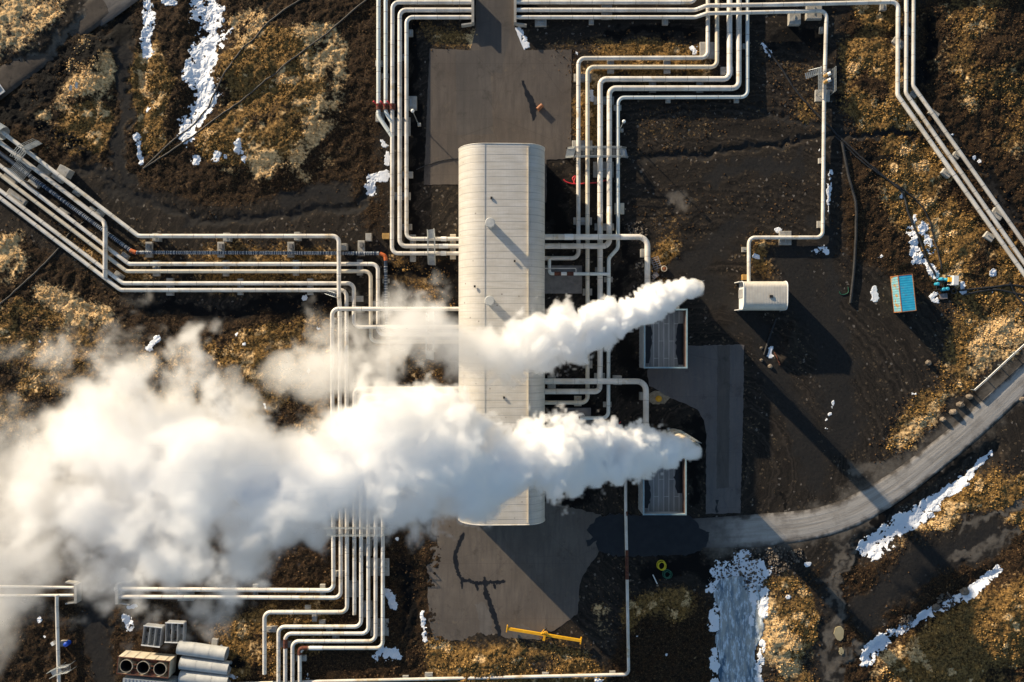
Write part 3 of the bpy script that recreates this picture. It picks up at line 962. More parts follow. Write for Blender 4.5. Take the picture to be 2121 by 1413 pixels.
def fans(name, px, py, pz, rad, hgt, tone, mat, n=6):
    k = len(px)
    ang = np.linspace(0, 2 * np.pi, n, endpoint=False)[None, :] + RNG.random((k, 1)) * 6.28
    rr = rad[:, None] * (.55 + .9 * RNG.random((k, n)))
    vx = px[:, None] + np.cos(ang) * rr
    vy = py[:, None] + np.sin(ang) * rr
    vz = np.repeat((pz - .06)[:, None], n, 1)
    ax = px + (RNG.random(k) - .5) * rad * .8
    ay = py + (RNG.random(k) - .5) * rad * .8
    co = np.empty((k, n + 1, 3))
    co[:, :n, 0], co[:, :n, 1], co[:, :n, 2] = vx, vy, vz
    co[:, n, 0], co[:, n, 1], co[:, n, 2] = ax, ay, pz + hgt
    base = (np.arange(k) * (n + 1))[:, None]
    f = np.stack([base + np.arange(n)[None, :], base + (np.arange(n)[None, :] + 1) % n, np.repeat(base + n, n, 1)], -1)
    t = np.ones((k, n + 1, 4))
    t[:, :, :3] = tone[:, None, :]
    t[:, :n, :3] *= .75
    return np_mesh(name, co.reshape(-1, 3), f.reshape(-1), 3, mat, False, {'tone': ('FLOAT_COLOR', t.reshape(-1, 4))})


FL = sheet_flat = np.clip(line_field(QX, QY, [([(1040, 330), (1040, 1060)], 95), ([(1025, -20), (1040, 60)], 60), ([(1030, 210)], 165), ([(930, 330)], 75), ([(1040, 1200), (1080, 1200)], 160),
                                              ([(1500, 760), (1500, 1020)], 62), ([(1540, 1100), (1650, 1092), (1800, 1030), (1900, 965), (2000, 885), (2160, 740)], 40), ([(1380, 650), (1380, 740)], 60), ([(1380, 980), (1380, 1050)], 60)]) * 6, 0, 1)
K = 520000
PX, PY = RNG.uniform(-90, 90, K), RNG.uniform(-62, 62, K)
t_, o_, b_ = sample(A_TAN), sample(A_OLI), sample(A_BRO)
cl = fbm(PX / 2.5, PY / 2.5, 4, 130)
w = np.clip(t_ * 1.0 + o_ * .75 + b_ * .13, 0, 1) * np.clip(.62 + cl * 3.2, 0, 1) * (1 - np.clip(sample(FL), 0, 1)) * (1 - np.clip(sample(fi) * 3, 0, 1)) * (sample(fs) < .3)
ok = RNG.random(K) < w * .62
PX, PY, t_, o_, b_, cl = PX[ok], PY[ok], t_[ok], o_[ok], b_[ok], cl[ok]
r1 = RNG.random((len(PX), 1))
tone = np.where((t_ > .5)[:, None], np.array([[.40, .245, .10]]) * (1 - r1) + np.array([[.78, .54, .27]]) * r1,
                np.where((o_ > .4)[:, None], np.array([[.055, .031, .011]]) * (1 - r1) + np.array([[.40, .235, .075]]) * r1,
                         np.array([[.022, .012, .007]]) * (1 - r1) + np.array([[.12, .07, .032]]) * r1))
tone *= (.8 + .4 * RNG.random((len(PX), 1))) * np.clip(1 + cl[:, None] * 1.2, .5, 1.5)
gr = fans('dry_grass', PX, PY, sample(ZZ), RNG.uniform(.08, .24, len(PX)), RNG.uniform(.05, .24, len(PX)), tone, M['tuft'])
struct(gr, 'stuff')
gr['label'] = 'dry yellow and brown grass tussocks growing over the lava ground'
K = 45000
PX, PY = RNG.uniform(-90, 90, K), RNG.uniform(-62, 62, K)
cl = fbm(PX / 4, PY / 4, 4, 150)
ok = (RNG.random(K) < np.clip(.25 + cl * 2.4, .03, .9) * (1 - sample(FL))) & (sample(fi) < .2)
PX, PY = PX[ok], PY[ok]
r1 = RNG.random((len(PX), 1))
tone = np.where(r1 > .965, np.array([[.20, .165, .12]]), np.array([[.010, .0085, .007]]) + np.array([[.06, .044, .03]]) * r1 ** 3)
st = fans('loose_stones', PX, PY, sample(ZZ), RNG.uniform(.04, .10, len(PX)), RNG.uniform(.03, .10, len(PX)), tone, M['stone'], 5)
struct(st, 'stuff')
st['label'] = 'small dark and tan lava stones strewn over the gravel'
# rubble heaps: many small rocks that read as one mass
K = 900
cx = [(1545, 1160, 34), (1615, 1160, 26), (1600, 1150, 20), (1500, 1200, 30), (1560, 1200, 28), (1320, 480, 22), (1650, 1150, 14), (1880, 1290, 16), (1960, 1245, 18), (1340, 560, 26)]
PX, PY = [], []
for x, y, r in cx:
    k = 95
    a = RNG.random(k) * 6.28
    d = r * np.sqrt(RNG.random(k))
    PX.append((x + d * np.cos(a) - 1060.5) / S)
    PY.append((706.5 - y - d * np.sin(a)) / S)
PX, PY = np.concatenate(PX), np.concatenate(PY)
r1 = RNG.random((len(PX), 1))
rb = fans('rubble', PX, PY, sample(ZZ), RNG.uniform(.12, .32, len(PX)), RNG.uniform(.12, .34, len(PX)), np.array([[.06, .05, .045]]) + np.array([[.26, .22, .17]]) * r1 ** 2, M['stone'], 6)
struct(rb, 'stuff')
rb['label'] = 'broken lava rubble heaped beside the road and the frozen stream'


# ------------------------------------------------------------------ turbine hall
hall = empty('turbine_hall', (-1.6, 1.0, 0))
XL, XR, YT, YB = -8.31, 5.08, 29.71, -27.68
prof = [(XL, 0), (XL, 7.8)]
for k in range(1, 13):
    a = math.pi / 2 * k / 12
    prof.append((XL + 4.25 - 4.25 * math.cos(a), 7.8 + 4.3 * math.sin(a)))
prof.append((1.9, 11.92))
for k in range(1, 13):
    a = math.pi / 2 * k / 12
    prof.append((1.9 + (XR - 1.9) * math.sin(a), 8.4 + 3.52 * math.cos(a)))
prof.append((XR, 0))
n = len(prof)
sh = MB()
ys = np.linspace(YB, YT, 28)
sh.add([(x, y, z) for y in ys for x, z in prof], [(j * n + i, j * n + i + 1, (j + 1) * n + i + 1, (j + 1) * n + i) for j in range(len(ys) - 1) for i in range(n - 1)], True)
rel(hall, sh.build('roof', M['roof']))
for y, yy in ((YT, -.12), (YB, .12)):
    w = MB()
    w.add([(x * .997, y + yy, z * .995) for x, z in prof], [tuple(range(n))])
    w.f[-1] = w.f[-1] if y < 0 else w.f[-1][::-1]
    rel(hall, w.build('end_wall', M['roof']))
    t = MB()
    t.tube([(x, y, z) for x, z in prof], .07, 6)
    rel(hall, t.build('edge_trim', M['clad']))
    d = MB().box((-1.6, y + (.02 if y > 0 else -.02), 2.3), (4.4, .12, 4.6))
    rel(hall, d.build('door', M['steel_grey']))
for (px, py) in ((1015, 461), (1014, 623)):
    c = P(px, py, 14.0)
    v = MB().lathe((c.x, c.y, 0), [(.62, 11.8), (.62, 13.7)], 24)
    v.lathe((c.x, c.y, 0), [(.62, 13.65), (.74, 13.7), (.74, 13.92), (.66, 14.0), (0, 14.02)], 24, False)
    rel(hall, v.build('roof_vent', M['pipe_grey']))
for x_ in (XL + 4.25, XL + 4.36):
    sm_ = MB().box((x_, (YT + YB) / 2, 12.1), (.05, YT - YB - .3, .03))
    rel(hall, sm_.build('roof_seam', M['galv']))
for x_, y_ in ((-3.1, 21.5), (-5.6, 8.2), (-5.2, -2), (-1.2, -8.5), (.4, 12)):
    rel(hall, MB().box((x_, y_, 12.16), (.28, .34, .22)).build('roof_fitting', M['dark']))
for ya, yb, h in ((303, 530, .32), (557, 1083, .32)):
    a, b = P(1094, ya, 11.9), P(1094, yb, 11.9)
    s = MB().box((a.x, (a.y + b.y) / 2, 11.86 + h / 2), (.10, abs(a.y - b.y), h))
    for k in range(int(abs(a.y - b.y) / 2.8)):
        s.box((a.x + .3, a.y - 1 - k * 2.8, 11.86 + h * .4), (.06, .06, h * .75), rot=Matrix.Rotation(-.5, 3, 'Y'))
    rel(hall, s.build('roof_screen', M['clad_tan']))
tag(hall, 'long pale hall with rounded eaves and two round roof vents, in the centre', 'power hall')

# ------------------------------------------------------------------ pipes
PIPES = {}


def fillet(pts, R):
    out = [pts[0]]
    for i in range(1, len(pts) - 1):
        p, a, b = pts[i], pts[i - 1], pts[i + 1]
        u, v = (a - p), (b - p)
        lu, lv = u.length, v.length
        u, v = u / lu, v / lv
        ang = math.acos(max(-1, min(1, u.dot(v))))
        if ang > 3.10:
            out.append(p)
            continue
        t = min(R / math.tan(ang / 2), lu * .48, lv * .48)
        r = t * math.tan(ang / 2)
        c = p + (u + v).normalized() * (r / math.sin(ang / 2))
        s, e = p + u * t - c, p + v * t - c
        tot = math.acos(max(-1, min(1, s.normalized().dot(e.normalized()))))
        m = max(3, int(tot / .22))
        for k in range(m + 1):
            w = k / m
            out.append(c + (s * math.sin((1 - w) * tot) + e * math.sin(w * tot)) / math.sin(tot))
    out.append(pts[-1])
    return out


def pipe(label, pts, d, z=.95, mat='clad', R=1.05, bands=True, name='steam_pipe', group='insulated steam pipes'):
    """pts in photo pixels, optional third value = height of the centre line; d = diameter in photo pixels"""
    q = [P(p[0], p[1], p[2] if len(p) > 2 else z) for p in pts]
    r = d / S / 2
    line = fillet(q, R)
    m = MB().tube(line, r, 14)
    b = m
    b.cur = 1
    if bands:
        acc = 2.0
        for a, c in zip(line, line[1:]):
            L = (c - a).length
            while acc < L:
                b.ring(a + (c - a) * (acc / L), c - a, r + .012, .085)
                acc += 3.4 + random.random() * .4
            acc -= L
    o = m.build(name, M[mat], None, M['seam'])
    tag(o, label, 'pipe', group)
    PIPES[label] = o
    return o


def collar(o, px, py, z, dirpx, d, L, mat, nm):
    """sleeve, valve body or marker that sits round a pipe"""
    c = P(px, py, z)
    dv = Vector((dirpx[0], -dirpx[1], 0)).normalized()
    m = MB().tube([c - dv * L / 2, c + dv * L / 2], d / S / 2, 16)
    return m.build(nm, M[mat], o)


# bundle left of the hall, top of the picture
a1 = pipe('short outer pipe with red valve whose lower end slants into its neighbour', [(784, -320), (784, 241), (813, 284)], 8.6, mat='clad_green')
a2 = pipe('second pipe from the left at the top, joining its neighbour just below a red valve', [(975, -10), (799, -10), (799, 232), (813, 256)], 8.4, mat='clad_green')
a3 = pipe('outermost of the three pipes that turn into the hall\'s upper left wall', [(977, 5), (813, 5), (812, 525), (956, 525)], 8.4)
a4 = pipe('middle of the three pipes that turn into the hall\'s upper left wall', [(977, 21), (828, 21), (828, 510), (956, 510)], 9.2)
a5 = pipe('innermost of the three pipes that turn into the hall\'s upper left wall', [(977, 36), (842, 36), (842, 495), (956, 495)], 8.2)
for o, x in ((a1, 785), (a2, 799), (a3, 813)):
    v = collar(o, x, 222, .95, (0, 1), 12.5, 1.0, 'rust', 'valve')
    c = P(x, 222, .95)
    m = MB().tube([c + Vector((0, 0, .3)), c + Vector((-.45, .4, .9))], .09, 8)
    m.tube([c + Vector((-.45, .4, .9)), c + Vector((-.72, .62, 1.15))], .16, 10)
    m.build('valve_handle', M['red'], v)
for o, y in ((a3, 525), (a4, 510), (a5, 495)):
    collar(o, 919, y, .95, (1, 0), 9.6, .9 if y != 510 else 1.5, 'white', 'marker_band')

# pipes along the top edge, right of the yard
pipe('pipe along the very top edge right of the asphalt yard', [(1069, -9), (2450, -44)], 8)
pipe('short pipe at the top right of the yard that curls up out of the picture', [(1069, 5), (1441, 5), (1441, -320)], 8)
pipe('top edge pipe that turns down and slants away below the other two at the right', [(1069, 21), (1440, 21, .95), (1463, 12, 2.0), (1600, 10, 2.0), (1860, 4, 1.2), (1859, 197, 1.1), (2053, 471, 1.1), (2500, 1103, 1.1)], 8.4)
b3 = pipe('lone pipe that drops through the caged valve platform and ends in the small shed', [(1069, 36), (1440, 36, .95), (1464, 28, 2.0), (1600, 25, 2.0), (1712, 23, 1.3), (1707, 200, .8), (1704, 492, .75), (1551, 492, .75), (1551, 584, .75)], 7.6)
pipe('middle one of the three parallel slanting pipes at the right edge', [(1879, -320), (1876, 193), (2070, 471), (2500, 1087)], 8.0, 1.1)
pipe('uppermost one of the three parallel slanting pipes at the right edge', [(1894, -320), (1891, 178), (2098, 471), (2500, 1040)], 7.8, 1.1)

# five pipes that step from the top edge down along the right side of the hall
c1 = pipe('outermost thin pipe of the five that step down beside the hall', [(1467, -320), (1466, 120), (1198, 121), (1198, 535), (1120, 535)], 8.6, .9)
c2 = pipe('second thin pipe of the five stepping down beside the hall', [(1486, -320), (1485, 139), (1217, 139), (1217, 834), (1120, 834)], 8.6, .9, mat='clad_tan')
c3 = pipe('thick middle pipe of the five stepping down beside the hall', [(1511, -320), (1511, 164), (1243, 164, .9), (1243, 760, .9), (1242, 790, 1.9), (1242, 811, 1.9), (1120, 811, 1.9)], 11.2, .9)
c4 = pipe('thick fourth pipe of the five, turning into the hall below the big elbow', [(1531, -320), (1530, 183), (1262, 183, .9), (1262, 430, .9), (1262, 470, 2.0), (1262, 510, 2.0), (1120, 510, 2.0)], 11.2, .9)
c5 = pipe('innermost bluish pipe of the five, with a kink beside the big elbow', [(1548, -320), (1548, 201), (1280, 202), (1280, 514), (1261, 535), (1260, 866), (1150, 867)], 7.8, .72, mat='clad_green')
d1 = pipe('big pipe from the hall to the upper stack basin', [(1120, 491), (1341, 491), (1341, 640)], 11.6, 3.1, R=1.5)
d2 = pipe('big pipe from the hall to the lower stack basin', [(1120, 790), (1338, 790), (1338, 945)], 11.6, 3.1, R=1.5)
t1 = pipe('cross pipe with two rusty valves over the upper grey slab', [(1138, 536, .9), (1138, 567, 1.6), (1150, 567, 1.6), (1262, 568, 1.6)], 6.6, mat='clad_green', R=.9)
for x in (1155, 1181):
    collar(t1, x, 567, 1.6, (1, 0), 8.6, 1.1, 'rust', 'valve')
collar(t1, 1168, 567, 1.6, (1, 0), 7.2, .8, 'white', 'marker_band')
v = collar(c5, 1194, 867, .72, (1, 0), 9, 1.1, 'rust', 'valve')
collar(d1, 1178, 491, 3.1, (1, 0), 12.2, 1.4, 'white', 'marker_band')
pipe('thin conduit over the upper rusty valves', [(1120, 556), (1193, 556), (1193, 566, 1.7)], 1.8, 1.9, bands=False, R=.25, name='conduit', group='thin conduits by the hall')
pipe('thin conduit over the lower rusty valve beside the steam', [(1120, 858), (1210, 858), (1210, 866, 1.0)], 1.8, 1.2, bands=False, R=.25, name='conduit', group='thin conduits by the hall')

# bundle from the left edge
f1 = pipe('upper left pipe that crosses over the bundle and drops below it', [(-300, 42, 1.6), (287, 489, 1.9), (702, 489, 2.1), (702, 616, 2.1), (704, 636, 1.0), (704, 900, 1.0), (706, 1060, 1.0), (706, 1238, 1.0), (244, 1236, 1.0)], 8.6)
f2 = pipe('pipe with a short upright stretch that runs into the lowest one of the left bundle', [(-300, 66, 1.3), (215, 459, 1.3), (218, 470, 1.6), (218, 560, 1.6), (218, 574, 1.2)], 9.0, 1.3)
f3 = pipe('left bundle pipe with the highest horizontal run', [(-300, 114), (267, 547), (783, 547), (783, 693), (956, 693)], 8.2, 1.1)
f4 = pipe('left bundle pipe second from the top of its horizontal run', [(-300, 133), (262, 562), (768, 562), (768, 708), (956, 708)], 8.0, 1.1, mat='clad_tan')
f5 = pipe('left bundle pipe third from the top of its horizontal run', [(-300, 168), (255, 587), (733, 587), (733, 677, 1.9), (956, 677, 1.9)], 8.2, 1.1)
f6 = pipe('lowest pipe of the left bundle, bending down into the steam', [(-300, 181), (250, 601), (718, 601), (718, 900), (719, 1268), (548, 1268), (548, 1396)], 8.4, 1.1)
g1 = pipe('pipe from the hall\'s left wall that crosses over the bundle and turns down', [(956, 640, 2.6), (688, 640, 2.6), (688, 680, 2.6), (688, 760, 1.0), (691, 1223, 1.0), (238, 1220, 1.0)], 8.6)
h4 = pipe('capped pipe that ends among the lower left pipes', [(956, 805), (734, 805), (734, 1273)], 8.2, .95)
h5 = pipe('left most of the lower pipes that leave at the bottom edge', [(956, 820), (748, 820), (748, 1298), (577, 1298), (577, 1750)], 8.0, .95)
h6 = pipe('lower left pipe with a rusty upright sleeve', [(956, 835), (763, 835), (763, 1312), (591, 1312), (591, 1750)], 8.0, .95)
h7 = pipe('lower left pipe between the sleeved one and the rusty elbow', [(956, 850), (778, 850), (778, 1328), (606, 1328), (606, 1750)], 8.0, .95)
h8 = pipe('lower left pipe that ends its level run in a rusty elbow', [(956, 865), (793, 865), (793, 1342), (621, 1342), (621, 1750)], 8.0, .95)
collar(h6, 591, 1333, .95, (0, 1), 9.0, 1.5, 'rust', 'rusty_sleeve')
m = MB()
m.tube(fillet([P(638, 1342, .95), P(621, 1342, .95), P(621, 1356, .95)], 1.05), 4.7 / S, 12)
m.build('rusty_elbow', M['rust'], h8)
collar(h8, 655, 1342, .95, (1, 0), 8.8, 2.2, 'white', 'marker_band')
e1 = pipe('thin pipe with dark red stretches right of the lower yard and along the bottom edge', [(1296, 980, .5), (1296, 1058, .5), (1299, 1200, .45), (1302, 1397, .45), (640, 1412, .45), (-300, 1440, .45)], 6.4, mat='clad', R=.8, bands=False)
for ya, yb in ((1059, 1068), (1139, 1200)):
    a, b = P(1297 + (ya - 1060) * .014, ya, .5), P(1297 + (yb - 1060) * .014, yb, .47)
    MB().tube([a, b], 3.4 / S, 12).build('red_sleeve', M['rust'], e1)
j1 = pipe('upright pipe at the lower left edge passing under a small stair platform', [(118, 1232, 1.3), (118, 1262, .9), (131, 1750, .9)], 7.0, .9)
pipe('upper stub pipe ending at the left culvert wall in the steam', [(-320, 1210), (153, 1217)], 5.6, 1.0)
pipe('lower stub pipe ending at the left culvert wall in the steam', [(-320, 1236), (153, 1233)], 5.6, 1.0)

# wrapped black hose beside the left bundle
bl = [P(*p) for p in ((-300, 88, .8), (40, 348, .8), (276, 523, .8))]
m = MB().tube(bl, .33, 12)
hs = m.build('wrapped_pipe', M['wrap'])
tag(hs, 'slanting black pipe bound with silver rings beside the left bundle', 'pipe', 'black pipes with silver rings')


def rings(o, pts, r, gap, prob=1.0):
    b = MB()
    for a, c in zip(pts, pts[1:]):
        L = (c - a).length
        k = gap
        while k < L:
            if random.random() < prob:
                dv = (c - a).normalized()
                b.ring(a + dv * (k + random.uniform(-.08, .08)), dv + Vector((random.uniform(-.12, .12), random.uniform(-.12, .12), 0)), r, random.uniform(.04, .09), 10)
            k += gap
    b.build('silver_ring', M['silver'], o)['kind'] = 'stuff'


rings(hs, bl[1:], .345, .32, .8)
bl2 = [P(278, 523, .8), P(786, 525, .8)]
hs2 = MB().tube(bl2, .30, 12).build('wrapped_pipe', M['wrap'])
tag(hs2, 'level black pipe bound with silver rings under the top pipe of the left bundle', 'pipe', 'black pipes with silver rings')
rings(hs2, bl2, .315, .27, .9)
bl3 = [P(799, 536, .8), P(799, 640, .8), P(804, 690, .8), P(805, 900, .8)]
hs3 = MB().tube(bl3, .30, 12).build('wrapped_pipe', M['wrap'])
tag(hs3, 'upright black pipe bound with silver rings running down into the steam', 'pipe', 'black pipes with silver rings')
rings(hs3, bl3, .315, .45, .9)
el = MB().tube(fillet([P(787, 525, .85), P(798, 530, .85), P(799, 540, .85)], .5), .31, 12).build('elbow_joint', M['orange'])
tag(el, 'orange elbow joint at the right end of the level black pipe', 'pipe joint', 'orange elbow joints')
el = MB().tube([P(270, 519, .85), P(282, 523.5, .85)], .35, 12).build('elbow_joint', M['orange'])
tag(el, 'small orange joint where the slanting black pipe turns level', 'pipe joint', 'orange elbow joints')

# ------------------------------------------------------------------ concrete supports
ORD = ('first', 'second', 'third', 'fourth', 'fifth', 'sixth', 'seventh', 'eighth', 'ninth', 'tenth', 'eleventh', 'twelfth')


def block(label, px, py, w, h, z=.45, rot=0, mat='conc', name='pipe_support', cat='support', grp='concrete pipe supports', saddle=True):
    c = P(px, py, z)
    k = (1 - z / H) / S
    g = min(0.0, gz(c.x, c.y)) - .25
    zb = .12
    m = MB()
    R = Matrix.Rotation(-math.radians(rot), 3, 'Z')
    W, D = w * k, h * k
    b = .04
    m.box((c.x, c.y, (z - b + g) / 2), (W, D, z - b - g), rot=R)
    m.box((c.x, c.y, z - b / 2), (W, D, b), rot=R, taper=.93)
    o = origin(m.build(name, M[mat]))
    tag(o, label, cat, grp)
    if saddle and min(W, D) > .5:
        lx, ly = (W * .5, .16) if W > D else (.16, D * .5)
        s = MB().box((0, 0, z - g + .05), (lx, ly, .12), rot=R)
        s.build('saddle', M['galv'], o)
    return o


def row(pattern, items, z=.45, rot=0, mat='conc'):
    for i, it in enumerate(items):
        block(pattern.format(ORD[i] if len(items) > 1 else ''), *it, z=z, rot=rot, mat=mat)


row('{} concrete block from the top under the pipes left of the hall', [(785, 131, 15, 12), (850, 68, 10, 14), (835, 118, 18, 12), (798, 158, 15, 12)], .5)
block('pale square concrete block just right of the innermost top left pipe', 851, 213, 24, 28, .7)
block('block wedged under the slanting end of the valve pipe', 787, 242, 18, 20, .45)
block('flat grey slab below the three red valves', 828, 262, 44, 38, .2, saddle=False)
row('{} sleeper under the three long pipes above the steel footbridge', [(842, 362, 26, 13), (829, 406, 42, 15), (842, 470, 22, 12)], .5)
block('narrow upright sleeper left of the small footbridge', 855, 514, 12, 56, .5)
block('tan stained sleeper right of the small footbridge', 938, 511, 12, 52, .5, mat='cream')
block('ochre junction box left of the outermost hall pipe', 799, 489, 15, 12, .9, mat='ochre', name='junction_box', cat='box', grp='boxes by the pipes', saddle=False)
block('grey concrete box right of the end of the upper left pipe', 763, 491, 12, 16, .9, grp='boxes by the pipes', name='concrete_box', cat='box', saddle=False)
row('{} short block from the left under the top level pipe of the left bundle', [(322, 491, 13, 16), (469, 491, 14, 17), (615, 489, 12, 17), (708, 511, 20, 14)], 1.3)
row('{} sleeper from the left under the upper two level pipes', [(323, 556, 14, 32), (467, 556, 12, 32), (612, 555, 12, 32), (745, 554, 12, 32)], .6)
row('{} sleeper from the left under the lower two level pipes', [(351, 594, 14, 36), (497, 594, 11, 34), (642, 594, 12, 34)], .6)
for i, (x, y) in enumerate(((308, 517), (457, 517), (602, 517), (748, 514))):
    o = block(ORD[i] + ' upright concrete post from the left carrying the level black pipe', x, y, 14, 32, .5, grp='posts along the black pipe', saddle=False)
    k = P(x, y - 7, .95)
    MB().box((k.x - o.location.x, k.y - o.location.y, .75 - o.location.z), (.55, .75, .5)).build('hatch_box', M['conc_dark'], o)
row('{} slanting sleeper from the top under the left bundle', [(18, 372, 30, 14), (33, 408, 44, 13), (88, 355, 30, 15), (70, 378, 24, 12), (158, 398, 15, 12), (205, 442, 16, 12), (257, 531, 16, 12), (245, 571, 20, 12), (190, 434, 14, 9), (130, 440, 22, 12)], .6, 36)
block('tall tilted concrete box right of the slanting left bundle', 130, 354, 24, 18, 1.5, 30, name='concrete_box', cat='box', grp='boxes by the pipes', saddle=False)
block('low concrete beam between the top two slanting pipes', 117, 369, 24, 8, .8, 36, saddle=False)
row('{} small block from the left below the crossing pipe near the steam', [(693, 664, 8, 11), (705, 653, 14, 12), (737, 619, 30, 12), (746, 641, 18, 12), (780, 630, 22, 12)], .5)
row('{} little block from the top along the upright black pipe', [(799, 582, 14, 9), (799, 610, 14, 11), (801, 655, 14, 10)], .4)
row('{} block from the left under the step of five pipes at the top right', [(1120, 46, 24, 16), (1225, 45, 10, 10), (1257, 24, 22, 30), (1378, 45, 12, 12)], .5)
block('large block under the first bend of the outermost stepping pipe', 1467, 104, 34, 34, .5)
row('{} sleeper from the left under the two upper stepping pipes', [(1265, 138, 14, 28), (1382, 138, 14, 28)], .45)
row('{} sleeper from the left under the two thick stepping pipes', [(1352, 176, 14, 30), (1450, 176, 14, 30)], .35)
row('{} small grey block from the left along the lowest stepping pipe', [(1384, 208, 10, 9), (1526, 208, 10, 9)], .45)
block('wide sleeper right of the pipe bend below the olive grass strip', 1506, 147, 26, 17, .45)
block('little block beside the bluish pipe at the upper right', 1545, 95, 14, 10, .4)
row('{} wide sleeper from the top under the two thin pipes right of the yard', [(1207, 161, 36, 16), (1206, 301, 42, 20), (1207, 458, 38, 15)], .45)
row('{} wide sleeper from the top under the two thick pipes right of the yard', [(1251, 208, 42, 16), (1250, 351, 42, 32), (1252, 470, 40, 14)], .35)
block('small block beside the top bend of the bluish pipe', 1279, 223, 16, 11, .4)
block('half rusty block beside the bluish pipe right of the hall', 1283, 432, 20, 23, .4, mat='cream')
block('block under the corner of the upper big elbow', 1332, 524, 9, 17, 1.2, saddle=False)
block('block under the thick pipe level with the upper grey slab', 1243, 559, 20, 11, .35)
block('block under the bluish pipe below the upper cross pipe', 1260, 579, 18, 11, .35)
row('{} block from the top under the thin pipe between slab and steam', [(1217, 605, 19, 14), (1217, 755, 20, 16)], .4)
block('block under the thick pipe just above the lower big pipe', 1242, 780, 22, 14, .35)
block('pale block across the lower big pipe', 1280, 788, 16, 19, 2.3, saddle=False)
block('block under the bluish pipe above its lower corner', 1258, 838, 17, 11, .3)
block('block beside the corner of the lower big elbow', 1330, 821, 8, 16, 1.2, saddle=False)
block('sleeper against the hall under the lower big pipe', 1143, 792, 16, 26, 2.2, saddle=False)
block('brown sleeper under the lowest pipe into the hall\'s right wall', 1197, 831, 15, 21, .4, mat='cream')
block('grey block above the lone pipe at the top right', 1647, 38, 24, 24, .9)
block('large pale block under the two top right pipes', 1687, 22, 32, 34, .8)
block('little block under the top right corner pipe', 1830, 13, 13, 15, .6)
block('narrow yellowish block left of the lone pipe\'s upper stretch', 1702, 62, 8, 13, .5)
block('square block under the lone pipe just below the caged platform', 1704, 198, 30, 24, .35)
row('{} small block from the top along the lone pipe', [(1703, 333, 14, 11), (1700, 465, 14, 14)], .4)
block('broad block across the lone pipe\'s level stretch above the shed', 1627, 493, 25, 29, .35)
block('block at the corner above the small shed', 1543, 517, 12, 10, .4)
block('ochre rusty box where the lone pipe meets the shed', 1544, 574, 12, 11, .7, mat='ochre', name='junction_box', cat='box', grp='boxes by the pipes', saddle=False)
row('{} block from the top under the three slanting right pipes', [(1885, 63, 20, 10), (1862, 88, 26, 14), (1893, 195, 14, 12), (1935, 235, 22, 12), (1982, 322, 14, 12), (1962, 358, 20, 12), (2067, 443, 24, 18), (2050, 490, 20, 14)], .55, 35)
row('{} sleeper from the top beneath the eight pipes below the steam', [(757, 1135, 26, 34), (787, 1175, 38, 36), (735, 1220, 36, 34), (757, 1262, 28, 34), (786, 1300, 38, 36)], .35)
block('tan block left of the outermost lower left pipe', 703, 1189, 26, 12, .5)
row('{} upright sleeper from the left under the two long level pipes at the lower left', [(384, 1232, 33, 26), (528, 1224, 10, 26), (668, 1226, 11, 30)], .5)
row('{} small block from the left along the short lower left bend', [(562, 1304, 24, 12), (592, 1335, 24, 13), (623, 1364, 22, 12), (651, 1280, 10, 16), (637, 1259, 12, 9), (667, 1290, 13, 10), (682, 1306, 13, 10), (695, 1320, 14, 14)], .45)
row('{} block from the left along the bottom edge pipe', [(840, 1404, 12, 9), (888, 1400, 16, 12), (990, 1402, 9, 12), (1130, 1398, 14, 10), (1269, 1396, 12, 10)], .3)
block('tan block beside the upright pipe at the lower left edge', 130, 1334, 12, 11, .6)
block('pale weathered block above the three big loose pipes', 444, 1331, 12, 13, .5, 8, saddle=False)
struct_slabs = [('concrete_slab', 1167, 579, 77, 58), ('concrete_slab', 1188, 868, 72, 46)]
for nm, x, y, w, h in struct_slabs:
    c = P(x, y, .12)
    struct(origin(MB().box((c.x, c.y, -.04), (w / S, h / S, .32)).build(nm, M['conc_dark'])))

# ------------------------------------------------------------------ culvert walls where pipes go under a track
for label, x, y0, y1, sg in (('concrete headwall at the left edge of the top yard driveway', 979, -16, 46, -1), ('concrete headwall at the right edge of the top yard driveway', 1067, -16, 46, 1),
                             ('concrete headwall where two long lower left pipes go under the track', 241, 1211, 1252, 1), ('hazy concrete headwall left of the lower left track', 156, 1211, 1250, -1)):
    a, b = P(x, y0, 1.5), P(x, y1, 1.5)
    o = MB().box((a.x, (a.y + b.y) / 2, .7), (.42, a.y - b.y, 1.6)).build('headwall', M['conc'])
    tag(o, label, 'culvert wall', 'culvert headwalls')
    for q in (a, b):
        w = MB().box((q.x + sg * 1.05, q.y + (.1 if q is a else -.1), .45), (1.7, .22, 1.25), rz=(.14 if q is a else -.14) * sg)
        w.build('wing_wall', M['conc'], o)

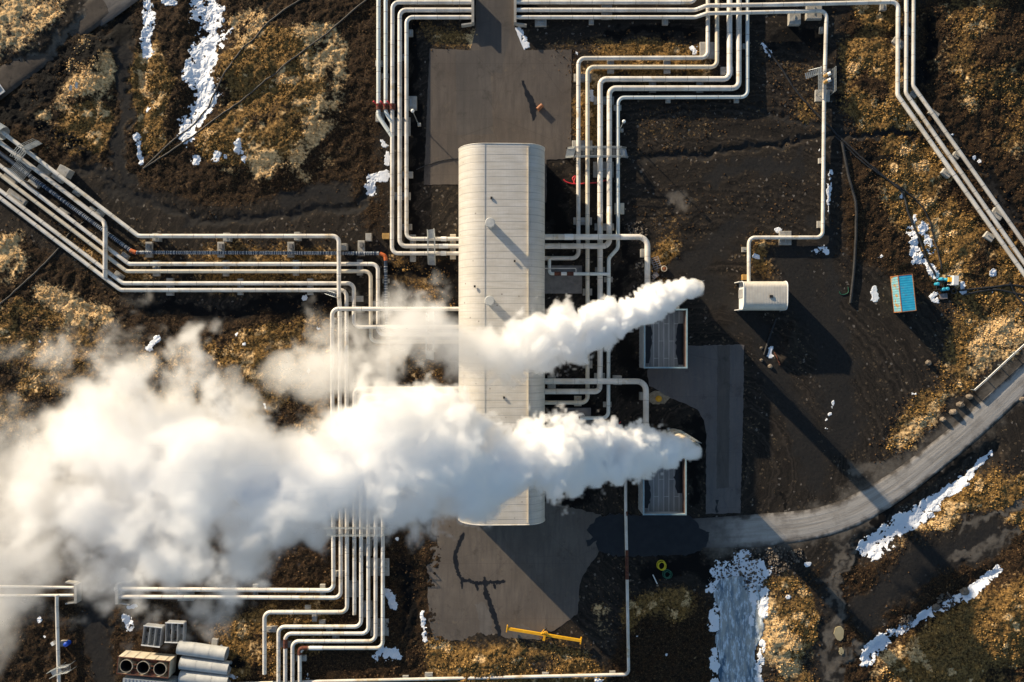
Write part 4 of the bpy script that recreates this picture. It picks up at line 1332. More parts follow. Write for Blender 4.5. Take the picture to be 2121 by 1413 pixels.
# ------------------------------------------------------------------ stacks and their basins
def basin(label, x0, y0, x1, y1):
    zt, zf, th = 4.7, 2.9, .2
    a, b = P(x0, y1, zt), P(x1, y0, zt)
    cx_, cy_ = (a.x + b.x) / 2, (a.y + b.y) / 2
    W, D = b.x - a.x, b.y - a.y
    root = empty('stack_basin', (cx_, cy_, 0))
    w = MB()
    for sx in (-1, 1):
        w.box((sx * (W - th) / 2, 0, zt / 2 - .06), (th, D, zt - .12))
        for k in range(14):
            w.box((sx * (W / 2 + .03), -D / 2 + .4 + k * (D - .8) / 13, zt / 2), (.08, .16, zt - .3))
        w.box((0, sx * (D - th) / 2, zt / 2 - .06), (W - 2 * th, th, zt - .12))
    w.build('wall', M['basin'], root)
    r = MB()
    for sx in (-1, 1):
        r.box((sx * (W - .2) / 2, 0, zt + .0), (.22, D + .06, .11))
        r.box((0, sx * (D - .2) / 2, zt + .0), (W - .44, .22, .11))
    r.build('rim', M['rim'], root)
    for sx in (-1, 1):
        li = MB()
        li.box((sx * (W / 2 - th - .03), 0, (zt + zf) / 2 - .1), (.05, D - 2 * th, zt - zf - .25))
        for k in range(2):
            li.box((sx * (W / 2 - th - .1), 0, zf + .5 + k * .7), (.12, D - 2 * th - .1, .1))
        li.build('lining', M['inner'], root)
    MB().box((0, 0, zf - .1), (W - 2 * th - .01, D - 2 * th - .01, .2)).build('floor', M['slab'], root)
    rr = random.Random(x0 + y0)
    for sx, f0, f1 in ((-1, -.9, .2 if y0 > 800 else .9), (1, -.95 if y0 < 800 else -.35, .55 if y0 < 800 else .9)):
        pl = []
        for k in range(16):
            y = (f0 + (f1 - f0) * k / 15) * (D / 2 - th - .1)
            pl.append((sx * (W / 2 - th - .9 - .55 * math.sin(math.pi * k / 15) * rr.uniform(.5, 1.2)), y))
        pl += [(sx * (W / 2 - th - .08), pl[-1][1]), (sx * (W / 2 - th - .08), pl[0][1])]
        MB().prism(pl, zf - .02, zf + .012).build('standing_water', M['wet'], root)
    d = MB()
    d.box((W * .28, D / 2 + .7, 3.2), (.9, 1.5, .9))
    d.build('duct', M['clad_tan'], root)
    tag(root, label, 'basin', 'grey walled basins below the steam stacks')


basin('upper open grey basin with slab floor beside the upper stack', 1334, 640, 1424, 763)
basin('lower open grey basin half covered by the thick steam', 1332, 946, 1422, 1067)


def stack(label, gx, gy):
    c = P(gx, gy)
    root = empty('steam_stack', (c.x, c.y, 0))
    MB().lathe((0, 0, 0), [(1.55, 0), (1.55, 3.0), (1.25, 4.2), (1.12, 8), (1.08, 14.7), (1.0, 14.7), (1.0, 13.2)], 32).build('shell', M['tanst'], root)
    for z, r in ((3.0, 1.72), (6.0, 1.30), (9.0, 1.24), (12, 1.22), (14.6, 1.20)):
        MB().lathe((0, 0, z), [(r - .25, -.1), (r, -.1), (r, .1), (r - .25, .1)], 32, False).build('flange', M['cream'], root)
    MB().lathe((0, 0, 0), [(0, 13.2), (1.0, 13.2)], 32).build('mouth', M['dark'], root)
    m = MB()
    for s in (-.22, .22):
        m.tube([(s + 1.0, 1.3, .2), (s + 1.0, 1.0, 14.5)], .035, 6)
    for k in range(44):
        m.tube([(.78, 1.29 - k * .0068, .5 + k * .32), (1.22, 1.29 - k * .0068, .5 + k * .32)], .02, 5)
    m.build('ladder', M['galv'], root)
    tag(root, label, 'stack', 'tall tan steam stacks')


stack('tan flanged stack breathing the upper, thinner steam plume', 1399, 608)
stack('tan flanged stack breathing the lower, larger steam plume', 1394, 907)

# ------------------------------------------------------------------ small shed
c0, c1_ = P(1537, 642, 2.6), P(1627, 583, 2.6)
shed = empty('pump_shed', ((c0.x + c1_.x) / 2, (c0.y + c1_.y) / 2, 0))
W, D = c1_.x - c0.x, c1_.y - c0.y
hp = [(-D / 2, 0), (-D / 2, 2.5)]
for k in range(1, 9):
    a = math.pi / 2 * k / 8
    hp.append((-D / 2 + 1.25 - 1.25 * math.cos(a), 2.5 + 1.15 * math.sin(a)))
for k in range(0, 9):
    a = math.pi / 2 * k / 8
    hp.append((D / 2 - 1.0 + 1.0 * math.sin(a), 2.6 + 1.15 * math.cos(a)))
hp.append((D / 2, 0))
k_ = len(hp)
m = MB()
m.add([(x, y, z) for x in (-W / 2, W / 2) for y, z in hp], [(i, i + 1, i + 1 + k_, i + k_)[::-1] for i in range(k_ - 1)], True)
m.build('roof', M['shed'], shed)
for x, nm in ((-W / 2 + .25, 'front_wall'), (W / 2 - .05, 'back_wall')):
    w = MB()
    w.add([(x, y * .995, z * .99) for y, z in hp], [tuple(range(k_)) if x > 0 else tuple(range(k_))[::-1]])
    w.build(nm, M['white'], shed)
for x in (-W / 2, W / 2):
    MB().tube([(x, y, z) for y, z in hp], .08, 6).build('edge_trim', M['white'], shed)
MB().box((-W / 2 + .2, .4, 1.1), (.08, 1.4, 2.1)).build('door', M['steel_grey'], shed)
hc = P(1597.5, 614, 3.75) - Vector(shed.location)
MB().box((hc.x, hc.y, 3.74), (.55, .45, .2)).build('hatch', M['dark'], shed)
MB().tube([(hc.x + .3, hc.y - .1, 3.7), (hc.x + .3, hc.y - .1, 4.2)], .03, 6).build('mast', M['galv'], shed)
for y in (-D / 2 + .05, D / 2 - .05):
    MB().box((-W / 2 - .25, y, 1.4), (.55, .12, 2.8)).build('fin_wall', M['white'], shed)
tag(shed, 'small cream shed with rounded eaves and a black roof hatch', 'shed')

# ------------------------------------------------------------------ blue container
cc = P(1879, 607, 2.6)
cont = empty('shipping_container', (cc.x, cc.y, 0))
cont.rotation_euler.z = math.radians(6.0)
L, Wc, Hc = 6.0, 2.42, 2.6
MB().box((0, 0, Hc - .06), (Wc - .1, L - .1, .06)).build('roof', M['cont'], cont)
for s in (-1, 1):
    MB().box((s * (Wc / 2 - .05), 0, Hc / 2), (.05, L - .1, Hc - .2)).build('side_wall', M['cont_side'], cont)
    MB().box((0, s * (L / 2 - .05), Hc / 2), (Wc - .12, .05, Hc - .2)).build('end_wall', M['cont_side'], cont)
f = MB()
for s in (-1, 1):
    for z in (.08, Hc - .05):
        f.box((s * (Wc / 2 - .04), 0, z), (.1, L - .2, .13))
        f.box((0, s * (L / 2 - .04), z), (Wc, .1, .13))
    for q in (-1, 1):
        f.box((s * (Wc / 2 - .06), q * (L / 2 - .06), Hc / 2), (.14, .14, Hc + .04))
f.build('frame', M['cont_frame'], cont)
tag(cont, 'bright blue shipping container with rust along its edges', 'container')

# ------------------------------------------------------------------ walkways
def rail(pts, m, h=1.05):
    up = Vector((0, 0, 1))
    for z in (h, h * .52):
        m.tube([p + up * z for p in pts], .042, 6)
    for a, b in zip(pts, pts[1:]):
        k = max(1, int((b - a).length / 1.5))
        for i in range(k + 1):
            p = a + (b - a) * i / k
            m.tube([p, p + up * h], .038, 6)


def walkway(label, p0, p1, wpx, z, s0=None, s1=None, name='footbridge', nrail=True, cat='footbridge'):
    a, b = P(*p0, z), P(*p1, z)
    w = wpx / S
    base = Vector(((a.x + b.x) / 2, (a.y + b.y) / 2, 0))
    root = empty(name, base)
    a, b = a - base, b - base
    d = (b - a).normalized()
    nr = Vector((-d.y, d.x, 0)) * w / 2
    dk = MB()
    L = (b - a).length
    k = int(L / .22)
    rot = Matrix.Rotation(math.atan2(d.y, d.x), 3, 'Z')
    for i in range(k):
        p = a + d * (i + .5) * L / k
        dk.box(p + Vector((0, 0, -.02)), (.045, w, .05), rot=rot)
    for s in (-1, 1):
        dk.box((a + b) / 2 + nr * s + Vector((0, 0, -.06)), (L, .07, .18), rot=rot)
    dk.build('deck', M['galv'], root)
    for s in (-1, 1):
        m = MB()
        rail([a + nr * s, b + nr * s], m)
        m.build('handrail', M['galv'], root)
    for q in (a, b):
        for s in (-1, 1):
            MB().tube([q + nr * s, q + nr * s + Vector((0, 0, -z))], .06, 6).build('leg', M['galv'], root)
    for st_, q in ((s0, a), (s1, b)):
        if st_ is None:
            continue
        e = P(*st_, .1) - base
        m = MB()
        dd = e - q
        hd = Vector((dd.x, dd.y, 0)).normalized()
        nn = Vector((-hd.y, hd.x, 0)) * w / 2
        ns = max(4, int(z / .2))
        r2 = Matrix.Rotation(math.atan2(hd.y, hd.x), 3, 'Z')
        for i in range(ns):
            m.box(q + dd * (i + .6) / ns, (.2, w * .92, .05), rot=r2)
        for s in (-1, 1):
            m.tube([q + nn * s, e + nn * s], .07, 6)
        m.build('stair', M['galv'], root)
        for s in (-1, 1):
            m = MB()
            rail([q + nn * s, e + nn * s], m)
            m.build('handrail', M['galv'], root)
    tag(root, label, cat, 'steel crossings over the pipes')
    return root


walkway('long steel footbridge over the five pipes right of the asphalt yard', (1190, 316), (1286, 316), 19, 1.9, (1173, 318), (1298, 318))
walkway('short steel footbridge with stairs over three pipes beside the hall', (894, 494), (894, 527), 14, 1.8, (893, 476), (895, 549))
walkway('steel footbridge across the eight pipes just below the steam', (688, 1100), (796, 1100), 15, 1.9, (676, 1100), (812, 1097))
walkway('hazy steel footbridge over the pipes left of the hall', (891, 664), (891, 728), 15, 2.9, (891, 648), (891, 744))
p = walkway('caged steel valve platform on the lone pipe at the upper right', (1711, 142), (1711, 192), 30, 1.5, None, None, 'valve_platform', cat='platform')
o = p.location
m = MB()
for i in range(9):
    q = P(1676 + i * 3.1, 152 - i * .75, 1.6 - .0 * i)
    m.box((q.x - o.x, q.y - o.y, .25 + i * .15), (.20, 1.0, .05), rot=Matrix.Rotation(.2, 3, 'Z'))
for s in (-1, 1):
    a, b = P(1675, 152 + s * 6, .2), P(1703, 145 + s * 6, 1.5)
    m.tube([a - o, b - o], .07, 6)
m.build('stair', M['galv'], p)
for y in (155, 168):
    v = MB().tube([P(1707, y + 4, 1.3) - o, P(1713, y, 1.75) - o, P(1720, y - 3, 2.0) - o], [.30, .28, .26], 12)
    vv = v.build('valve', M['ochre'], p)
    MB().tube([P(1714.5, y - .6, 1.82) - o, P(1721, y - 3.6, 2.05) - o], .30, 12).build('valve_cap', M['white'], vv)
walkway('bluish valve platform with stairs between the slanting pipes at the left edge', (30, 338), (58, 362), 30, 2.0, None, None, 'valve_platform', cat='platform')
walkway('narrow gangway with stairs crossing the top slanting pipes at the left edge', (34, 330), (52, 308), 13, 2.4, None, (82, 294))
p = walkway('small stair platform on the upright pipe at the lower left edge', (126, 1386), (147, 1382), 12, 1.5, (107, 1395), None, 'stair_platform', cat='platform')
walkway('little set of steel steps below the crossing pipes left of the steam', (696, 612), (700, 613), 8, 1.1, (676, 605), None, 'steps', cat='steps')

# ------------------------------------------------------------------ loose equipment
def at(px, py, dz=0.0):
    c = P(px, py, 0)
    c.z = max(gz(c.x, c.y), 0.0 if abs(gz(c.x, c.y)) < .05 else -9) + dz
    return c


def poly_pts(pts, dz, step=.5):
    out = []
    for p in catmull([(a, b, 0) for a, b in pts], 7):
        c = at(p[0], p[1])
        c.z += dz
        out.append(c)
    return out


def hose(label, pts, r=.11, mat='hose', dz=.1, name='hose', cat='hose', grp='dark hoses over the ground'):
    o = MB().tube(poly_pts(pts, dz), r, 7).build(name, M[mat])
    return tag(o, label, cat, grp)


hose('upper of two hoses running up over the snowy gully at the top left', [(297, 350), (350, 300), (403, 253), (433, 220), (470, 163), (507, 107), (530, 85), (557, 50), (613, 7), (650, -15)], .13)
hose('lower of two hoses running up past the tan grass slope at the top left', [(297, 350), (345, 320), (400, 283), (480, 230), (530, 190), (597, 140), (680, 67), (757, 2), (780, -18)], .13)
hose('dark double hose across the grass at the left edge', [(-15, 645), (0, 632), (60, 578), (117, 521), (147, 481), (175, 460)], .14)
hose('long black hose slanting from the stepping pipes to the pump set', [(1586, 100), (1620, 145), (1650, 190), (1710, 255), (1790, 333), (1850, 382), (1872, 405), (1880, 440), (1905, 500), (1920, 540), (1936, 572)], .17, 'black')
hose('black hose that swings right past the snow strip to the pump set', [(1730, 282), (1790, 340), (1850, 380), (1895, 412), (1922, 450), (1940, 515), (1948, 560)], .13, 'black')
hose('thick black pipe lying alone in the dark yard below the lone pipe', [(1743, 295), (1757, 370), (1771, 430), (1769, 540), (1760, 628)], .24, 'black', .2, 'loose_pipe', 'pipe', 'loose black pipes')
hose('upper black hose running right from the pump set', [(1985, 602), (2020, 598), (2060, 594), (2092, 590), (2140, 596)], .16, 'black')
hose('lower arched black hose right of the pump set', [(1995, 611), (2030, 603), (2060, 600), (2100, 607), (2140, 616)], .16, 'black')
hose('black hose crossing the others at the right edge', [(2090, 585), (2100, 605), (2118, 630), (2140, 660)], .18, 'black')
hose('thin black cable curving over the asphalt to the hall', [(862, 352), (890, 340), (920, 332), (956, 328)], .07, 'black', .12, 'cable', 'cable')
hose('two black poles leaning in the trench below the small shed', [(1607, 660), (1596, 690), (1582, 735)], .16, 'black', .1, 'loose_pipe', 'pipe', 'loose black pipes')
hose('rusty bar lying on the tan heap below the small shed', [(1603, 730), (1608, 742), (1614, 756)], .08, 'rust', .12, 'rusty_bar', 'bar', 'loose bars')
hose('short red stick on the dark gravel above the lower plume', [(1275, 885), (1280, 880), (1286, 873)], .06, 'red', .12, 'stick', 'stick', 'loose bars')
hose('red hose heap trailing under the five stepping pipes', [(1167, 372), (1174, 378), (1190, 381), (1186, 370), (1192, 366), (1190, 381), (1215, 380), (1238, 378), (1256, 373)], .12, 'red', .12, grp='coloured hoses')
hose('thin teal hose loop beside the end of the loose black pipe', [(1738, 604), (1742, 610), (1752, 609), (1757, 604), (1756, 594)], .05, 'green', .08, grp='coloured hoses')


def coil(label, px, py, r, mat, turns, wob):
    c = at(px, py)
    pts = []
    rr = random.Random(px)
    for i in range(turns * 20):
        t = i / 20 * 2 * math.pi
        q = r * (1 + wob * math.sin(t * .37 + px))
        pts.append(c + Vector((q * math.cos(t) + .12 * math.sin(t * .21), q * 1.1 * math.sin(t) + .12 * math.cos(t * .3), .08 + i * .0012)))
    pts.append(pts[-1] + Vector((-.5, -.6, -.05)))
    tag(MB().tube(pts, .05, 6).build('hose_coil', M[mat]), label, 'hose', 'coloured hoses')


coil('bright yellow hose coil on the dark gravel right of the red pipe', 1370, 1171, .62, 'yhose', 6, .13)
coil('loosely coiled dark green hose next to the yellow coil', 1382, 1189, .55, 'green', 4, .22)

# yellow lifting beam
beam = empty('lifting_beam', at(1127, 1314))
a, b = P(1050, 1302, .9) - Vector(beam.location), P(1203, 1327, .9) - Vector(beam.location)
d = (b - a).normalized()
R = Matrix.Rotation(math.atan2(d.y, d.x), 3, 'Z')
MB().box((a + b) / 2, ((b - a).length, .42, .36), rot=R).build('beam', M['yellow'], beam)
m = MB()
nr = Vector((-d.y, d.x, 0))
for s in (-1, 1):
    m.tube([d * -.75 + nr * .2 + Vector((0, 0, .9)), nr * 1.05 + Vector((0, 0, 1.5 if s > 0 else .2))], .08, 8)
    m.tube([d * .75 + nr * .2 + Vector((0, 0, .9)), nr * 1.05 + Vector((0, 0, 1.5 if s > 0 else .2))], .08, 8)
    m.tube([d * -.75 - nr * .2 + Vector((0, 0, .9)), nr * -.9 + Vector((0, 0, .2))], .08, 8)
    m.tube([d * .75 - nr * .2 + Vector((0, 0, .9)), nr * -.9 + Vector((0, 0, .2))], .08, 8)
m.box(Vector((0, 0, 1.0)), (.35, 1.3, .3), rot=R)
m.build('stand', M['yellow'], beam)
for q in (a, b):
    MB().box(q, (.16, 1.1, .5), rot=R).build('end_plate', M['yellow'], beam)
MB().lathe(nr * 1.1, [(0, .2), (.2, .25), (.22, .6), (0, .7)], 12).build('shackle', M['black'], beam)
tag(beam, 'yellow steel lifting beam with triangular stand on the lower yard', 'lifting beam')

# pump set right of the container
def thing(name, label, cat, grp, px, py, rz=0.0, dz=0.0):
    e = empty(name, at(px, py, dz))
    e.rotation_euler.z = rz
    return tag(e, label, cat, grp)


g = thing('generator', 'small white hooded generator with an open end beside the drums', 'generator', 'pump gear', 1965, 582, -.05)
MB().box((0, 0, .25), (1.5, 1.7, .4)).build('base', M['black'], g)
MB().box((.25, 0, .95), (.9, 1.65, .9), taper=.9).build('hood', M['white'], g)
for s in (-1, 1):
    MB().box((-.5, s * .72, .9), (.75, .1, .12)).build('arm', M['white'], g)
MB().box((-.45, .1, .7), (.6, .7, .5)).build('engine', M['yellow'], g)
for i, (x, y) in enumerate(((1937, 589), (1945, 579), (1955, 580), (1949, 600), (1957, 599))):
    o = MB().lathe((0, 0, 0), [(.28, 0), (.29, .3), (.27, .32), (.29, .6), (.28, .86), (.2, .9), (0, .88)], 14).build('drum', M['cyan'])
    o.location = at(x, y)
    tag(o, ('leftmost cyan drum of the pump set', 'upper left cyan drum of the pump set', 'cyan drum against the white generator', 'cyan drum lowest in the pump set', 'cyan drum in the middle of the pump set')[i], 'drum', 'cyan drums')


def pallet(label, px, py, rz, w=1.0, l=1.2, dz=0, mat='wood'):
    m = MB()
    for k in range(6):
        m.box((0, -l / 2 + .08 + k * (l - .16) / 5, .13), (w, .11, .03))
    for k in (-1, 0, 1):
        m.box((k * (w / 2 - .06), 0, .06), (.1, l, .1))
    o = m.build('pallet', M[mat])
    o.location = at(px, py, dz)
    o.rotation_euler.z = rz
    tag(o, label, 'pallet', 'wooden pallets')


pallet('pale pallet lying below the white generator', 1953, 614, .1, 1.25, .9)
pallet('larger grey pallet beside the upper big pipe', 1359, 545, .33, 1.3, 2.0)
pallet('smaller grey pallet beside the upper big pipe', 1357, 571, .65, 1.1, .8)
t = MB()
for k in range(24):
    a = 2 * math.pi * k / 24
    t.v.append((0, 0, 0))
t = MB().tube([Vector((.42 * math.cos(2 * math.pi * k / 24), .42 * math.sin(2 * math.pi * k / 24), .12)) for k in range(25)], .1, 8, False)
o = t.build('tyre', M['black'])
o.location = at(1973, 603)
tag(o, 'black tyre on the ground right of the pump set drums', 'tyre', 'pump gear')
m = MB()
for k in range(5):
    m.tube([Vector((-.8 + k * .4, -.6, .35)), Vector((-.8 + k * .4, .6, .35))], .07, 6)
for s in (-1, 1):
    m.tube([Vector((-.9, s * .6, .35)), Vector((.9, s * .6, .35))], .09, 6)
    m.tube([Vector((s * .8, .6, .35)), Vector((s * .8, .6, -.1))], .06, 6)
    m.tube([Vector((s * .8, -.6, .35)), Vector((s * .8, -.6, -.1))], .06, 6)
o = m.build('pipe_rack', M['black'])
o.location = at(1946, 593, .05)
tag(o, 'low black pipe rack among the cyan drums', 'rack', 'pump gear')


def manhole(label, px, py, r, mat):
    e = thing('manhole', label, 'manhole', 'round manhole tops', px, py)
    MB().lathe((0, 0, 0), [(r * 1.25, -.1), (r * 1.2, .35), (r * .95, .42), (r * .9, .3)], 20).build('collar', M[mat], e)
    MB().lathe((0, 0, 0), [(r * .92, .30), (r * .5, .40), (0, .42)], 20).build('lid', M['rust_orange'] if mat == 'cream' else M['yellow'], e)


manhole('round orange manhole top next to the grey pallets', 1375, 557, .42, 'cream')
manhole('round yellow manhole top in pale sand by the lower basin track', 1364, 826, .42, 'yellow')
pl = [(1364 + 22 * math.cos(a) * random.uniform(.8, 1.1), 824 + 15 * math.sin(a) * random.uniform(.8, 1.1)) for a in np.linspace(0, 6.28, 24, endpoint=False)]
M['sand'] = surf('pale_sand', (.20, .16, .10), (.34, .28, .20), 1.5, .95, bmp=.03)
sheet('sand_patch', pl, -.2, .05, M['sand'], 1, 9, 30)
ell = lambda x, y, a, b: [(x + a * math.cos(t) * (1 + .12 * math.sin(3 * t + x)), y + b * math.sin(t)) for t in np.linspace(0, 6.28, 22, endpoint=False)]
M['mud'] = surf('muddy_water', (.36, .30, .17), (.42, .36, .22), .8, .25)
for pts in (ell(1738, 1312, 10, 15), ell(1742, 1349, 5, 8)):
    sheet('muddy_puddle', pts, -.4, .10, M['mud'], .8, 10, 4)

e = thing('orange_barrel', 'orange open barrel lying at the end of the dark streak on the top yard', 'barrel', None, 1118, 224, .75, .06)
MB().tube([Vector((-.5, 0, .36)), Vector((.5, 0, .36))], .36, 18, False).build('shell', M['rust_orange'], e)
MB().tube([Vector((-.5, 0, .36)), Vector((-.46, 0, .36))], .355, 18).build('bottom', M['rust_orange'], e)
MB().tube([Vector((.2, 0, .36)), Vector((.23, 0, .36))], .345, 18).build('inside', M['rust'], e)
for q in (-.5, 0, .5):
    MB().tube([Vector((q - .03, 0, .36)), Vector((q + .03, 0, .36))], .385, 18, False).build('hoop', M['rust_orange'], e)


def lamp(label, px, py, h):
    e = thing('street_lamp', label, 'lamp post', 'lamp posts', px, py)
    MB().tube([Vector((0, 0, -.2)), Vector((0, 0, h))], [.09, .06], 8).build('pole', M['galv'], e)
    MB().lathe((0, 0, h), [(0, -.1), (.26, 0), (.30, .18), (.16, .34), (0, .38)], 14).build('lamp_head', M['white'], e)
    MB().box((.25, -.3, .3), (.5, .5, .6)).build('foot', M['conc'], e)


lamp('slender lamp post left of the top yard beside the square block', 866, 256, 7.0)
lamp('slender post right of the five pipes above the long footbridge', 1284, 268, 4.5)

e = thing('blue_drum', 'bright blue drum beside the upright pipe at the lower left', 'drum', None, 142, 1331)
MB().lathe((0, 0, 0), [(.38, 0), (.40, .35), (.38, .4), (.40, .8), (.36, 1.1), (0, 1.12)], 16).build('shell', M['blue'], e)
MB().lathe((0, 0, 0), [(.42, .36), (.42, .42)], 16).build('hoop', M['blue'], e)
o = origin(MB().box(at(113, 1331, .3), (.5, .6, .6), rz=.5).build('white_box', M['white']))
tag(o, 'small white box left of the upright pipe at the lower left', 'box', 'boxes by the pipes')
for i, (x, y, l) in enumerate(((153, 186, 'left pale leaning sign board on the grey grass hill'), (167, 181, 'right pale leaning sign board on the grey grass hill'))):
    e = thing('sign_board', l, 'sign', 'pale boards on the hill', x, y, -.55)
    MB().box((0, 0, .55), (.45, .9, .06), rot=Matrix.Rotation(.5, 3, 'X')).build('board', M['basin'], e)
    for s in (-1, 1):
        MB().tube([Vector((s * .15, 0, -.2)), Vector((s * .15, 0, .55))], .04, 6).build('post', M['galv'], e)
e = thing('trailer', 'white framed trailer cut off by the left edge beside the dirt road', 'trailer', None, -4, 191, .62)
m = MB()
for s in (-1, 1):
    m.box((0, s * .85, .95), (2.4, .1, .14))
    m.box((s * 1.15, 0, .95), (.1, 1.75, .14))
m.build('frame', M['white'], e)
MB().box((0, 0, .7), (2.2, 1.6, .08)).build('bed', M['basin'], e)
for s in (-1, 1):
    MB().tube([Vector((-.2, s * 1.0 - .1, .3)), Vector((-.2, s * 1.0 + .1, .3))], .32, 16).build('wheel', M['black'], e)
o = MB().tube([P(-40, 250, 1.5), P(-2, 271, 1.5), P(8, 277, 1.5)], [1.25, 1.25, 1.2], 24, False).build('end_sleeve', M['basin'])
tag(o, 'wide pale blue sleeve round the top slanting pipe at the left edge', 'sleeve')

# guard rail
ga, gb = (2012, 808), (2135, 697)
root = empty('guard_rail', at(2070, 755))
o = Vector(root.location)
q = [P(x, y, 0) for x, y in ((2012, 808), (2040, 783), (2068, 757), (2096, 731), (2124, 706), (2150, 684))]
ln = []
for p in q:
    p.z = max(gz(p.x, p.y), 0) + .75
    ln.append(p - o)
m = MB()
for a, b in zip(ln, ln[1:]):
    d = (b - a)
    m.box((a + b) / 2, (d.length, .10, .34), rot=Matrix.Rotation(math.atan2(d.y, d.x), 3, 'Z'))
    m.box((a + b) / 2 + Vector((0, 0, .12)), (d.length, .22, .10), rot=Matrix.Rotation(math.atan2(d.y, d.x), 3, 'Z'))
m.build('rail', M['white'], root)
for p in ln:
    MB().box(p + Vector((-.1, .1, -.45)), (.12, .12, 1.2)).build('post', M['galv'], root)
tag(root, 'white guard rail on posts beside the grey gravel road', 'guard rail')

# boulders
def boulder(label, px, py, r, hgt, dz=0, cat='boulder'):
    rr = random.Random(px * 7 + py)
    m = MB()
    n_, l_ = 11, 6
    vs, fs = [], []
    for i in range(l_ + 1):
        th = math.pi / 2 * i / l_
        for j in range(n_):
            a = 2 * math.pi * j / n_
            q = 1 + rr.uniform(-.18, .18)
            vs.append((r * q * math.cos(a) * math.cos(th) ** .6, r * q * .85 * math.sin(a) * math.cos(th) ** .6, hgt * math.sin(th) * (1 + rr.uniform(-.1, .1)) - .15))
    for i in range(l_):
        for j in range(n_):
            a, b = i * n_ + j, i * n_ + (j + 1) % n_
            fs.append((a, b, b + n_, a + n_))
    m.add(vs, fs, False)
    o = m.build('boulder', M['rock'])
    o.location = at(px, py, dz)
    tag(o, label, cat, 'boulders')


for x, y, r, h, l in ((2007, 822, .55, .8, 'boulder nearest the lower end of the white guard rail'), (1988, 838, .62, .9, 'round tan boulder second from the guard rail along the road'),
                      (1973, 853, .62, .9, 'squarish boulder third from the guard rail along the road'), (1952, 869, .5, .75, 'dark boulder farthest from the guard rail along the road'),
                      (2117, 827, .55, .6, 'pale boulder on the far side of the road at the right edge'), (1577, 721, .30, .4, 'upper small pale stone left of the trench below the shed'),
                      (1577, 746, .32, .5, 'lower small pale stone left of the trench below the shed'), (1595, 759, .42, .5, 'oval pale stone below the trench by the shed'),
                      (1997, 1225, .75, .7, 'large brown boulder in the lower right snow strip'), (1942, 1259, .75, .6, 'flat tan boulder beside the lower right snow strip'),
                      (1548, 1152, .4, .4, 'pale boulder above the frozen stream'), (1922, 752, .55, .7, 'dark forked rock on the grass between container and road')):
    boulder(l, x, y, r, h)
o = tag(MB().tube([at(1352, 1190, .15), at(1361, 1209, .12)], .09, 8).build('fence_post', M['white']), 'white post lying on the dark gravel near the yellow coil', 'post')
boulder('pale round footing at the end of the fallen white post', 1362, 1213, .22, .25, 0, 'footing')

# steel troughs
def trough(label, px, py, rz):
    e = thing('steel_trough', label, 'trough', 'steel troughs', px, py, rz)
    w, l, h = 2.9, 3.2, 1.35
    m = MB()
    for s in (-1, 1):
        m.box((s * w / 2, 0, h / 2), (.06, l, h))
        m.box((0, s * l / 2, h / 2), (w - .07, .06, h))
    m.build('shell', M['steel_grey'], e)
    MB().box((0, 0, .06), (w - .1, l - .1, .06)).build('floor', M['steel_grey'], e)
    for x in (-.48, .48):
        MB().box((x, 0, h / 2 + .05), (.06, l - .08, h - .1)).build('divider', M['pipe_grey'], e)
    for s in (-1, 1):
        MB().box((0, s * l / 2, h + .02), (w + .2, .16, .06)).build('lip', M['white'], e)


trough('left open steel trough with two dividers above the holed block', 322, 1312, -.12)
trough('right open steel trough with two dividers above the holed block', 368, 1305, -.04)

# holed duct block and ribbed bin
e = empty('duct_block', P(312, 1369, 0))
e.rotation_euler.z = -.09
w, l, h = 8.4, 2.75, 2.6
m = MB()
n_ = 20
for i, cx_ in enumerate((-2.75, 0, 2.75)):
    m.tube([Vector((cx_, 0, .3)), Vector((cx_, 0, h + .08))], 1.02, 28, False)
    MB().tube([Vector((cx_, 0, .35)), Vector((cx_, 0, h + .02))], .955, 28, False).build('duct_hole_shade', M['dark'], e)  # near-black inner tube paints the shade inside each hole
    m.lathe((cx_, 0, 0), [(.97, h + .08), (1.05, h + .08)], 28, False)
m.build('round_duct', M['cream'], e)
m = MB()
for s in (-1, 1):
    m.box((0, s * l / 2, h / 2), (w, .08, h))
    m.box((s * w / 2, 0, h / 2), (.08, l - .1, h))
    for k in range(-2, 3):
        m.box((k * 1.7, s * (l / 2 + .06), h / 2), (.1, .1, h))
m.build('casing', M['cream'], e)
m = MB()
for cx_ in (-1.38, 1.38):
    for s in (-1, 1):
        m.box((cx_, s * .28, h - .1), (1.0, .08, .2))
        m.box((cx_, s * .98, h - .25), (1.3, .55, .06), rot=Matrix.Rotation(s * .5, 3, 'X'))
for s in (-1, 1):
    m.box((0, s * (l / 2 - .02), h + .02), (w + .05, .14, .08))
    m.box((s * (w / 2 - .02), 0, h + .02), (.12, l - .2, .08))
m.build('bracing', M['rust'], e)
MB().box((0, 0, .3), (w - .1, l - .1, .06)).build('floor', M['dark'], e)  # near-black floor continues the shade painted into the holes
tag(e, 'cream and rust steel block with three round holes near the bottom edge', 'duct block')
e = empty('ribbed_bin', P(318, 1412, 0))
e.rotation_euler.z = -.09
MB().box((0, 0, 1.25), (7.9, 2.6, 2.5)).build('casing', M['basin'], e)
m = MB()
for k in range(13):
    m.box((-3.6 + k * .6, 0, 2.53), (.12, 2.55, .08))
m.build('rib', M['steel_grey'], e)['kind'] = 'stuff'
tag(e, 'grey ribbed bin cut by the bottom edge below the holed block', 'bin')


